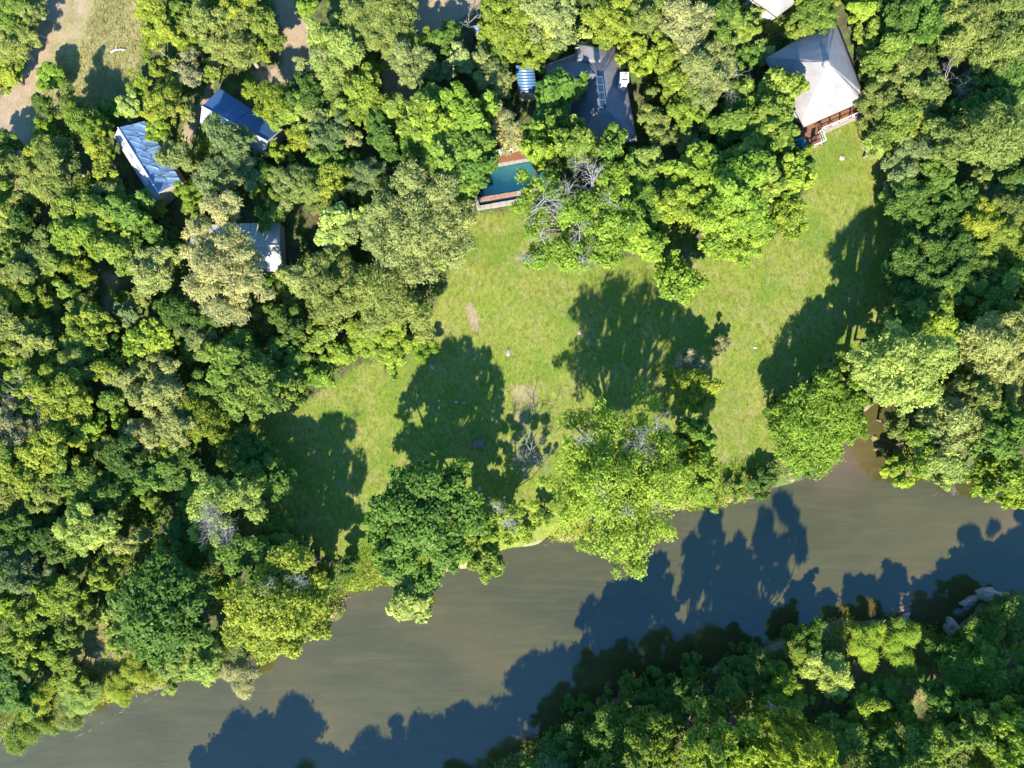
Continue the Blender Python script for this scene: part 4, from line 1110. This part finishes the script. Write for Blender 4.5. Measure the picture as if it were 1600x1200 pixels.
RNG = random.Random(12)
PLANTED = []     # (root, x, y, noun, text) to be labelled together
def plant(x, y, r, kind, col, h=None, label=None, group=None, off=False):
    if h is None: h = 1.6 + .135 * r
    h *= RNG.uniform(.94, 1.06)
    zc = .62 * h
    px, py, _ = P(x, y, zc)
    R = r * S * (H - zc) / H
    small = h < 3.2
    if small and kind in 'MF': key = 'Sh' if kind == 'M' else 'Sf'
    elif kind == 'W': key = 'Wm'
    else: key = kind + ('s' if R < 2.3 else 'm' if R < 3.9 else 'l')
    me, tm, R0, h0 = RNG.choice(ARCH[key])
    bush = h < 3.8
    name = ('shrub' if bush else NAMES[kind])
    root = empty(name, (px, py, ground_z(px, py)), RNG.uniform(0, 6.28))
    k = R / R0 * 1.16
    root.scale = (k * RNG.uniform(.93, 1.08), k * RNG.uniform(.93, 1.08), h / h0)
    c = C[col]; v = RNG.uniform(.9, 1.1)
    for nm, mesh in (('trunk', tm), ('crown', me)):
        o = bpy.data.objects.new(nm, mesh); COL.objects.link(o); o.parent = root
        o.color = (c[0] * v, c[1] * v, c[2] * v, 1)
    noun = 'shrub' if bush else 'tree'
    if label is None:
        size = 'small' if r < 29 else 'middling' if r < 43 else 'large'
        PLANTED.append((root, x, y, noun, '%s %s %s' % (size, CN[col], TX[kind])))
    else:
        root['label'] = label
    root['category'] = noun
    root['group'] = group or ('shrubs of the clearing and banks' if bush else GROUPS[kind])
    return root
for line in (TREES + OFF).replace('\n', ';').split(';'):
    q = line.split()
    if len(q) < 5: continue
    plant(float(q[0]), float(q[1]), float(q[2]), q[3], q[4], float(q[5]) if len(q) > 5 else None)

taken = [(float(a.split()[0]), float(a.split()[1]), float(a.split()[2])) for a in TREES.replace('\n', ';').split(';') if len(a.split()) >= 5]
taken += [(960, 745, 120), (665, 815, 100), (258, 945, 90), (432, 945, 90), (350, 400, 85), (650, 350, 95), (790, 195, 40), (600, 470, 65), (900, 335, 100), (1405, 572, 85), (1265, 660, 75), (345, 800, 70), (795, 820, 45), (1085, 605, 45), (1058, 437, 45)]
def low_fill():
    n = 0; rr = random.Random(77)
    for _ in range(9000):
        if n >= 150: break
        x, y = rr.uniform(0, 1600), rr.uniform(0, 1200)
        wx_, wy_, _z = P(x, y, 2)
        X = np.array([wx_]); Y = np.array([wy_])
        if not m_forest0(X, Y)[0]: continue
        if min(math.hypot(x - a, y - b) - c * .64 for a, b, c in taken) < 0: continue
        r_ = rr.uniform(17, 27); taken.append((x, y, r_ * 1.5)); n += 1
        plant(x, y, r_, rr.choice('MMFB'), rr.choice(['mg', 'lm', 'yg', 'mg', 'ol', 'pl', 'kg']), rr.uniform(2.6, 4.4))
# ---- single large trees, built bough by bough where the photo shows them
def big_tree(name, label, kind, col, h, subs_px, nleaf, lw, ll, base_px, bark='pale_bark', seed=1, leafmat=None, group='big trees that stand out over lawn and river', nlobe=60, bare=None, cat='tree', trunk_r=.38, **kw):
    """subs_px: (x, y, r, z of centre, half height) as seen in the photo; base_px: where the stem stands"""
    bx, by, _ = P(base_px[0], base_px[1]); gz = ground_z(bx, by)
    root = empty(name, (bx, by, gz))
    tag(root, label, cat, group)
    rng = np.random.default_rng(seed); subs = []
    for x, y, r, z, hz in subs_px:
        q = P(x, y, z); subs.append((q[0] - bx, q[1] - by, z - gz, r * S * (H - z) / H, hz))
    V, F, T, lobes = leaf_cloud(rng, subs, nleaf, lw, ll, nlobe=nlobe, sun_holes=max(6, int(nleaf / 1900)), **kw)
    me = np_mesh('crown', V, F, 4, {'tone': T}); me.materials.append(M[leafmat or {'F': 'leaf_fine', 'M': 'leaf', 'B': 'leaf_gloss', 'W': 'leaf_fine'}[kind]])
    o = bpy.data.objects.new('crown', me); COL.objects.link(o); o.parent = root; o.color = (*C[col], 1)
    tm = wood(rng, [lobes[k] for k in rng.permutation(len(lobes))[:34]], 0, trunk_r, h * .28, M[bark])
    o = bpy.data.objects.new('trunk', tm); COL.objects.link(o); o.parent = root
    for (x, y, z, n, L, rad) in (bare or []):
        q = Vector(P(x, y, z)) - Vector((bx, by, gz))
        st = []
        for k in range(n):
            d = Vector((rng.normal(), rng.normal(), .55 + abs(rng.normal()) * .5))
            st.append(((q - d.normalized() * L * .5), d, rng.uniform(.7, 1.1)))
        tw = twigs_mesh(rng, st, 3, L, rad, M['grey_wood'])
        o = bpy.data.objects.new('bare_branch', tw); COL.objects.link(o); o.parent = root
    return root

big_tree('riverside_tree', 'huge lime green tree hanging over the river, with grey twigs showing through', 'M', 'lm', 17,
         [(950, 745, 80, 11.5, 4.0), (890, 705, 46, 11.5, 2.6), (895, 652, 36, 9, 2), (1020, 735, 66, 11.5, 3.4), (975, 815, 64, 11, 3), (895, 785, 50, 10, 2.6), (985, 872, 38, 9, 2.2),
          (1062, 765, 44, 9.5, 2.6), (1010, 672, 50, 10.5, 2.4), (950, 660, 46, 11, 2.4), (1032, 815, 36, 9, 2.2), (1045, 700, 40, 10, 2.2), (925, 840, 34, 9.5, 2.2), (870, 745, 34, 9.5, 2), (1010, 620, 34, 8, 1.8)],
         62000, .15, .25, (938, 722), nlobe=230, seed=3, shell=.35, bare=[(1000, 700, 13, 6, 1.7, .04), (1035, 770, 12.6, 5, 1.5, .04), (930, 760, 14.4, 4, 1.2, .035), (905, 690, 13, 4, 1.2, .035), (980, 800, 13.4, 4, 1.1, .035), (1025, 668, 12.2, 4, 1.4, .04)], trunk_r=.55)
big_tree('riverside_tree', 'large round deep green tree with pale dotted leaves, leaning over the river', 'B', 'kg', 14.5,
         [(655, 808, 60, 9.5, 3.4), (606, 795, 42, 8.5, 2.6), (722, 790, 46, 8.5, 2.6), (628, 868, 46, 8, 2.6), (700, 858, 42, 7.5, 2.4), (632, 752, 38, 9, 2.4), (706, 748, 36, 8.5, 2.2), (672, 890, 36, 6.5, 2), (592, 845, 34, 7, 2.2),
          (668, 770, 46, 9.5, 2.8), (745, 815, 30, 7, 2), (655, 735, 26, 8.5, 1.8)],
         46000, .22, .34, (679, 782), nlobe=150, seed=5, spray=.42, bark='bark', updir=.9)
big_tree('riverside_tree', 'large dark glossy round tree on the bank, next to weeping pale shrubs', 'B', 'dg', 12.5,
         [(258, 945, 66, 8, 3.2), (210, 930, 40, 7, 2.4), (300, 920, 42, 7.5, 2.4), (250, 1000, 42, 6.5, 2.2), (310, 985, 36, 6.5, 2.2), (215, 990, 32, 6, 2), (265, 890, 40, 7.5, 2.4)],
         34000, .24, .36, (300, 905), nlobe=150, seed=7, bark='bark', updir=.9)
big_tree('riverside_tree', 'large yellow green tree on the bank between earth mound and river', 'M', 'yg', 14,
         [(432, 945, 62, 9.5, 3.2), (385, 940, 42, 8.5, 2.6), (480, 930, 44, 8.5, 2.6), (420, 1000, 40, 8, 2.4), (500, 975, 30, 7.5, 2), (375, 985, 34, 7.5, 2.2), (455, 885, 44, 9, 2.6), (460, 1000, 34, 7.5, 2)],
         40000, .18, .30, (485, 897), nlobe=150, seed=9, bare=[(470, 905, 12.0, 4, 1.2, .035), (410, 915, 11.6, 3, 1.0, .03)])
big_tree('flowering_tree', 'large straw coloured tree growing over the cream tent roof', 'F', 'st', 10.5,
         [(340, 335, 36, 8, 2.2), (312, 358, 30, 7.5, 2), (358, 312, 26, 8, 1.8), (385, 398, 28, 7.5, 2), (365, 385, 40, 8, 2), (320, 390, 36, 7.5, 2), (340, 420, 46, 8, 2.4), (310, 450, 34, 7, 2), (380, 440, 42, 7.5, 2.2), (345, 485, 34, 6.5, 2), (310, 400, 28, 7, 2), (415, 460, 26, 6.5, 1.6), (398, 402, 26, 6.6, 1.6), (375, 485, 30, 6, 1.8)],
         44000, .10, .36, (405, 425), nlobe=150, seed=11, shell=.35, fray=.25, along=.9, group='straw coloured trees near the camp')
big_tree('flowering_tree', 'broad straw olive tree between the pool terrace and the feathery bushes', 'F', 'so', 10,
         [(650, 352, 58, 7.5, 2.6), (690, 300, 40, 7.5, 2.2), (640, 285, 38, 7.5, 2.2), (605, 385, 44, 7, 2.2), (705, 385, 44, 6.8, 2.2), (655, 410, 40, 6.5, 2), (720, 340, 34, 6.5, 2), (600, 330, 36, 7, 2)],
         40000, .10, .36, (655, 385), nlobe=170, seed=13, shell=.35, fray=.25, along=.9, group='straw coloured trees near the camp')
big_tree('flowering_tree', 'narrow straw coloured tree overhanging the deck of the swimming pool', 'F', 'st', 7,
         [(785, 190, 24, 5.2, 1.6), (800, 215, 30, 5, 1.6), (780, 170, 14, 5, 1), (815, 225, 20, 4.6, 1.2)], 11000, .09, .32, (795, 225), nlobe=36, seed=15, shell=.35, fray=.25, along=.9, trunk_r=.14, group='straw coloured trees near the camp')
big_tree('feathery_tree', 'wide feathery olive tree with spiky sprays on the lawn edge', 'F', 'ol', 9,
         [(600, 455, 52, 6.2, 2.2), (640, 490, 36, 5.5, 1.8), (560, 465, 38, 6, 2), (625, 430, 34, 6, 1.8), (655, 515, 26, 4.5, 1.5), (590, 500, 34, 5.4, 1.7)],
         26000, .09, .42, (615, 478), nlobe=110, seed=17, shell=.3, fray=.3, along=1.1, group='feathery fine leaved trees of the woodland', trunk_r=.22)
big_tree('open_tree', 'open lime tree with many pale branches showing, just below the thatched lodge', 'M', 'lm', 12,
         [(905, 330, 44, 8.5, 2.4), (860, 300, 34, 8.5, 2), (840, 350, 34, 8, 2), (950, 290, 40, 8.5, 2.2), (960, 350, 40, 8, 2.2), (890, 395, 44, 7, 2), (840, 400, 34, 6.5, 1.8), (950, 400, 38, 6.5, 2), (830, 310, 26, 8, 1.6), (824, 282, 24, 8, 1.4), (815, 330, 22, 7.5, 1.4), (985, 330, 30, 7.5, 2)],
         27000, .17, .30, (905, 360), nlobe=120, seed=19, shell=.35, lobe_k=(.2, .34),
         bare=[(842, 320, 9.6, 4, 2.2, .06), (888, 298, 10.0, 3, 1.9, .05), (925, 285, 9.5, 4, 1.8, .08), (905, 365, 9.5, 3, 1.7, .055), (850, 372, 8.5, 3, 1.6, .045), (945, 312, 9.4, 3, 1.4, .04), (825, 405, 7.6, 3, 1.4, .04), (900, 258, 9, 3, 1.3, .045), (910, 410, 7.8, 3, 1.4, .05)])
big_tree('shade_tree', 'broad pale lime canopy tree at the head of the river inlet', 'M', 'pl', 14,
         [(1405, 572, 62, 10.5, 2.8), (1355, 560, 36, 9.5, 2.2), (1455, 560, 44, 10, 2.4), (1400, 615, 36, 9, 2.2), (1350, 590, 28, 8.5, 1.8), (1440, 610, 34, 9, 2), (1400, 530, 36, 10, 2)],
         40000, .14, .30, (1317, 575), nlobe=170, seed=21, shell=.35, bark='bark')
big_tree('riverside_tree', 'dense yellow green tree on the bank just beside the river inlet', 'M', 'lm', 9.5,
         [(1268, 655, 56, 5.2, 2.4), (1230, 680, 38, 3.8, 1.8), (1310, 640, 40, 6, 2.0), (1280, 705, 42, 4.5, 2), (1325, 670, 34, 5, 1.8), (1240, 715, 34, 3.8, 1.8), (1222, 645, 28, 3.6, 1.6), (1280, 610, 36, 6, 2.0)],
         34000, .13, .32, (1235, 648), nlobe=160, seed=23, shell=.35, fray=.25, along=.8)
big_tree('twiggy_tree', 'pale greyish green tree with bare purple grey twigs in its middle', 'F', 'pl', 9.5,
         [(335, 775, 46, 7, 2.2), (380, 770, 36, 6.5, 2), (305, 790, 30, 6.5, 1.8), (350, 820, 36, 6, 1.8), (400, 800, 26, 6, 1.6), (310, 830, 22, 5.5, 1.4), (365, 855, 20, 5, 1.2), (320, 745, 28, 6.5, 1.6)],
         19000, .13, .28, (365, 780), nlobe=60, seed=25, shell=.35, bare=[(335, 800, 8.6, 12, 1.5, .04), (355, 830, 7.8, 10, 1.4, .04), (330, 825, 8, 8, 1.3, .04)], trunk_r=.22)
big_tree('twiggy_tree', 'bright yellow lime tree with grey dead twigs beside the huge lime tree', 'M', 'lm', 8,
         [(785, 805, 30, 6.4, 2.0), (815, 825, 26, 5.8, 1.8), (768, 830, 22, 5.6, 1.6), (822, 798, 24, 6.2, 1.6), (800, 845, 20, 5.0, 1.4), (845, 815, 18, 5.2, 1.4), (792, 812, 26, 3.6, 1.6), (812, 806, 24, 4.2, 1.6), (780, 818, 22, 3.0, 1.4)],
         11000, .16, .28, (795, 800), nlobe=40, seed=27, shell=.4, bare=[(797, 818, 8.2, 9, 1.1, .035), (778, 795, 7.6, 6, 1.0, .035)], trunk_r=.16)
big_tree('lawn_tree', 'upswept olive lime tree standing by itself at the edge of the sunlit lawn', 'F', 'yg', 6,
         [(1085, 600, 32, 4, 1.6), (1058, 590, 22, 3.6, 1.3), (1110, 595, 24, 3.8, 1.4), (1075, 630, 24, 3.6, 1.2), (1105, 630, 22, 3.4, 1.2)], 9000, .13, .40, (1080, 604), nlobe=34, seed=29, shell=.3, fray=.35, along=1.2, trunk_r=.15)
big_tree('glossy_bush', 'round glossy bush with bright leaf tufts alone on the shaded lawn', 'B', 'lm', 5,
         [(1058, 437, 38, 3.4, 1.7), (1038, 425, 26, 2.9, 1.3), (1080, 440, 26, 2.9, 1.3), (1064, 462, 24, 2.6, 1.2), (1055, 410, 24, 2.9, 1.2)], 6400, .22, .34, (1056, 438), nlobe=40, seed=31, updir=.8, bark='bark', trunk_r=.13, lobe_k=(.2, .32), cat='bush')

def dead_tree(label, base_px, h, forks, seed, L, rad, col='grey_wood', depth=4, group='dead grey trees'):
    bx, by, _ = P(*base_px); gz = ground_z(bx, by)
    root = empty('dead_tree', (bx, by, gz)); tag(root, label, 'tree', group)
    rng = np.random.default_rng(seed)
    mb = MB(); mb.tube([(0, 0, -.5), (.05, 0, h * .3), (.2, -.1, h * .55)], [rad * 2, rad * 1.5, rad * 1.1], 8)
    mb.build('trunk', M[col], root)
    for k in range(forks):
        t_ = 6.28 * k / forks + rng.normal() * .3
        tw = twigs_mesh(rng, [((.2, -.1, h * .5), (math.cos(t_), math.sin(t_), rng.uniform(.3, 1.0)), rng.uniform(.8, 1.1))], depth, L, rad * .9, M[col], .6, 3, 'limb')
        o = bpy.data.objects.new('limb', tw); COL.objects.link(o); o.parent = root
dead_tree('leafless silver grey dead tree on the lawn beside the huge lime tree', (826, 700), 5.6, 9, 4, 1.45, .06)
dead_tree('small leafless grey tree at the inland rim by the narrow shed', (732, 48), 3.6, 4, 6, 1.1, .05, depth=3)
dead_tree('small dead twiggy tree among reeds on the grassy river bank', (182, 1005), 2.8, 6, 8, .9, .035, depth=3)
dead_tree('pale dead branches hanging over the river under a lime crown', (1468, 748), 2.5, 4, 10, 1.2, .05, depth=3)
dead_tree('grey dead crown poking out of olive trees behind the pavilion', (1440, 150), 8.0, 5, 12, 1.6, .06)
dead_tree('grey bare snag in the deep shade of the woodland by the river', (95, 845), 5, 4, 14, 1.8, .08)
dead_tree('broken pale dead tree amid olive crowns at the woodland border', (85, 625), 7.5, 5, 16, 1.7, .07)
dead_tree('grey dead twigs in the gap between lodge and pavilion trees', (1108, 150), 8.5, 5, 18, 1.5, .05)

# ---- ground cover nobody could count
def scatter(n, inside, seed, rejects=()):
    r = np.random.default_rng(seed); out = []
    X = r.uniform(-62, 62, n); Y = r.uniform(-48, 47, n)
    return X, Y, r
def scatter_leaves(name, n, mask, seed, lw, ll, hmax, colr, leafmat, upright, label, clump=None):
    X, Y, r = scatter(n, None, seed)
    k = mask(X, Y); X, Y = X[k], Y[k]; n = len(X)
    hz = hmax(X, Y) if callable(hmax) else np.full(n, hmax)
    Z = land_z(X[None], Y[None], poly_sd(X[None], Y[None], RIVER))[0]
    up = np.array([0, 0, 1.0])
    if upright:
        lean = r.normal(size=(n, 3)) * .55; lean[:, 2] = 1
        ax = unit(lean); sd = unit(np.cross(ax, unit(r.normal(size=(n, 3)))))
        L = ll * r.uniform(.6, 1.4, size=(n, 1)); Wd = lw * r.uniform(.7, 1.3, size=(n, 1))
        b = np.stack([X, Y, Z - .03], 1)
        v0 = b - sd * Wd * .5; v1 = b + sd * Wd * .5
        bend = unit(np.stack([lean[:, 0], lean[:, 1], np.zeros(n)], 1) + 1e-6) * L * .35
        v2 = b + ax * L + bend
        V = np.stack([v0, v1, v2], 1).reshape(-1, 3); F = np.arange(n * 3).reshape(-1, 3); m_ = 3
    else:
        p = np.stack([X, Y, Z + hz * r.random(n) ** .7], 1)
        nr = unit(up * .8 + r.normal(size=(n, 3)) * .6); ax = unit(np.cross(nr, unit(r.normal(size=(n, 3))))); sd = np.cross(nr, ax)
        sc = r.uniform(.6, 1.4, size=(n, 1)); L = ll * sc; Wd = lw * sc
        V = np.stack([p - ax * L * .5, p + sd * Wd * .5 + nr * Wd * .15, p + ax * L * .5, p - sd * Wd * .5 + nr * Wd * .15], 1).reshape(-1, 3); F = np.arange(n * 4).reshape(-1, 4); m_ = 4
    tone = np.clip(.5 + (value_noise(X, Y, 1.3, seed) - .5) * .9 + r.normal(size=n) * .18, 0, 1)
    me = np_mesh(name, V, F, m_, {'tone': np.repeat(tone, m_)}); me.materials.append(M[leafmat])
    o = bpy.data.objects.new(name, me); COL.objects.link(o); o.color = (*colr, 1)
    return tag(o, label, None, None, 'stuff')
def lookup(A, X, Y):
    i = np.clip(np.searchsorted(gx, X) - 1, 0, len(gx) - 1); j = np.clip(np.searchsorted(gy, Y) - 1, 0, len(gy) - 1)
    return A[j, i]
def near_house(X, Y):
    k = np.zeros(len(X), dtype=bool)
    for px_, py_, r_ in ((230, 250, 3.6), (262, 290, 2.5), (205, 215, 2.5), (378, 190, 4.2), (340, 165, 3), (415, 215, 3), (420, 385, 3.5), (370, 385, 4), (325, 385, 3), (790, 285, 4.2), (800, 240, 4), (935, 150, 5), (880, 125, 3.5), (1277, 118, 5), (1295, 190, 4.0), (1255, 215, 3),
                         (820, 124, 1.8), (750, 60, 2.2), (515, 362, 2), (498, 350, 1.2), (1215, -25, 4), (745, 75, 1.4)):
        q = P(px_, py_); k |= (X - q[0]) ** 2 + (Y - q[1]) ** 2 < r_ ** 2
    return k
und_h = lambda X, Y: .15 + 1.5 * np.clip(value_noise(X, Y, 2.4, 41) - .42, 0, 1) * 1.7
def m_forest(X, Y):
    return (lookup(c_lawn, X, Y) < .3) & (lookup(c_dirt, X, Y) < .25) & (lookup(c_tall, X, Y) < .4) & (lookup(rsd, X, Y) > .6) & (value_noise(X, Y, 2.4, 41) > .38) & ~near_house(X, Y)
scatter_leaves('undergrowth', 330000, m_forest, 71, .2, .3, und_h, (.13, .20, .03), 'leaf', False, 'low dark green undergrowth of weeds and saplings on the woodland floor')
def m_lawn(X, Y): return (lookup(c_lawn, X, Y) > .55) & (lookup(rsd, X, Y) > .4)
scatter_leaves('lawn_grass', 420000, m_lawn, 72, .045, .15, 0, (.20, .235, .042), 'leaf_fine', True, 'short yellow green grass blades of the mown lawn')
def m_tall(X, Y): return (lookup(c_tall, X, Y) > .5) & (lookup(c_dirt, X, Y) < .35) & (lookup(rsd, X, Y) > -.6)
scatter_leaves('tall_grass', 420000, m_tall, 73, .06, .42, 0, (.29, .255, .11), 'leaf_fine', True, 'rough knee high dry grass of the meadow and reedy banks')
def m_bank(X, Y):
    s = lookup(rsd, X, Y)
    b = np.zeros(len(X), dtype=bool)
    for poly in (BANK, BANK2, BANK3, FARBANK):
        b |= poly_sd(X[None], Y[None], poly)[0] < 0
    return b & (s > -.5) & (s < 4.5)
scatter_leaves('bank_grass', 420000, m_bank, 74, .07, .55, 0, (.16, .24, .03), 'leaf_fine', True, 'lush lime green grass and reeds along the water line')
def m_edge(X, Y):
    s = lookup(rsd, X, Y)
    return (s > -.3) & (s < 1.5) & (value_noise(X, Y, 3.1, 77) > .40)
scatter_leaves('bank_weeds', 420000, m_edge, 75, .12, .34, .7, C['yg'], 'leaf', False, 'tangled weeds hanging over the river margin')

def m_forest0(X, Y):
    return (lookup(c_lawn, X, Y) < .3) & (lookup(c_dirt, X, Y) < .25) & (lookup(c_tall, X, Y) < .3) & (lookup(rsd, X, Y) > 1.0) & ~near_house(X, Y)
low_fill()
# ---- labels of the woodland plants: unique by landmark pair and order
seen = {}
for root, x, y, noun, text in PLANTED:
    near = sorted(LM, key=lambda k: (LM[k][0] - x) ** 2 + (LM[k][1] - y) ** 2)
    a = near[0]; ax_, ay_ = x - LM[a][0], y - LM[a][1]; L = math.hypot(ax_, ay_) + 1e-6
    best = None
    for k in near[1:9]:
        dx, dy = LM[k][0] - LM[a][0], LM[k][1] - LM[a][1]
        cs = (ax_ * dx + ay_ * dy) / L / math.hypot(dx, dy)
        for sgn, wd in ((1, 'towards'), (-1, 'away from')):
            sc_ = cs * sgn - (.04 if sgn < 0 else 0)
            if best is None or sc_ > best[0]: best = (sc_, wd, k)
    seen.setdefault((noun, a, best[1], best[2]), []).append((L, root, text))
for (noun, a, wd, k), rows in seen.items():
    rows.sort(key=lambda q: q[0])
    for n, (L, root, text) in enumerate(rows):
        root['label'] = '%s %s, %s from the %s %s the %s' % (text, noun, ORD[n] if len(rows) > 1 else 'first', a, wd, k)
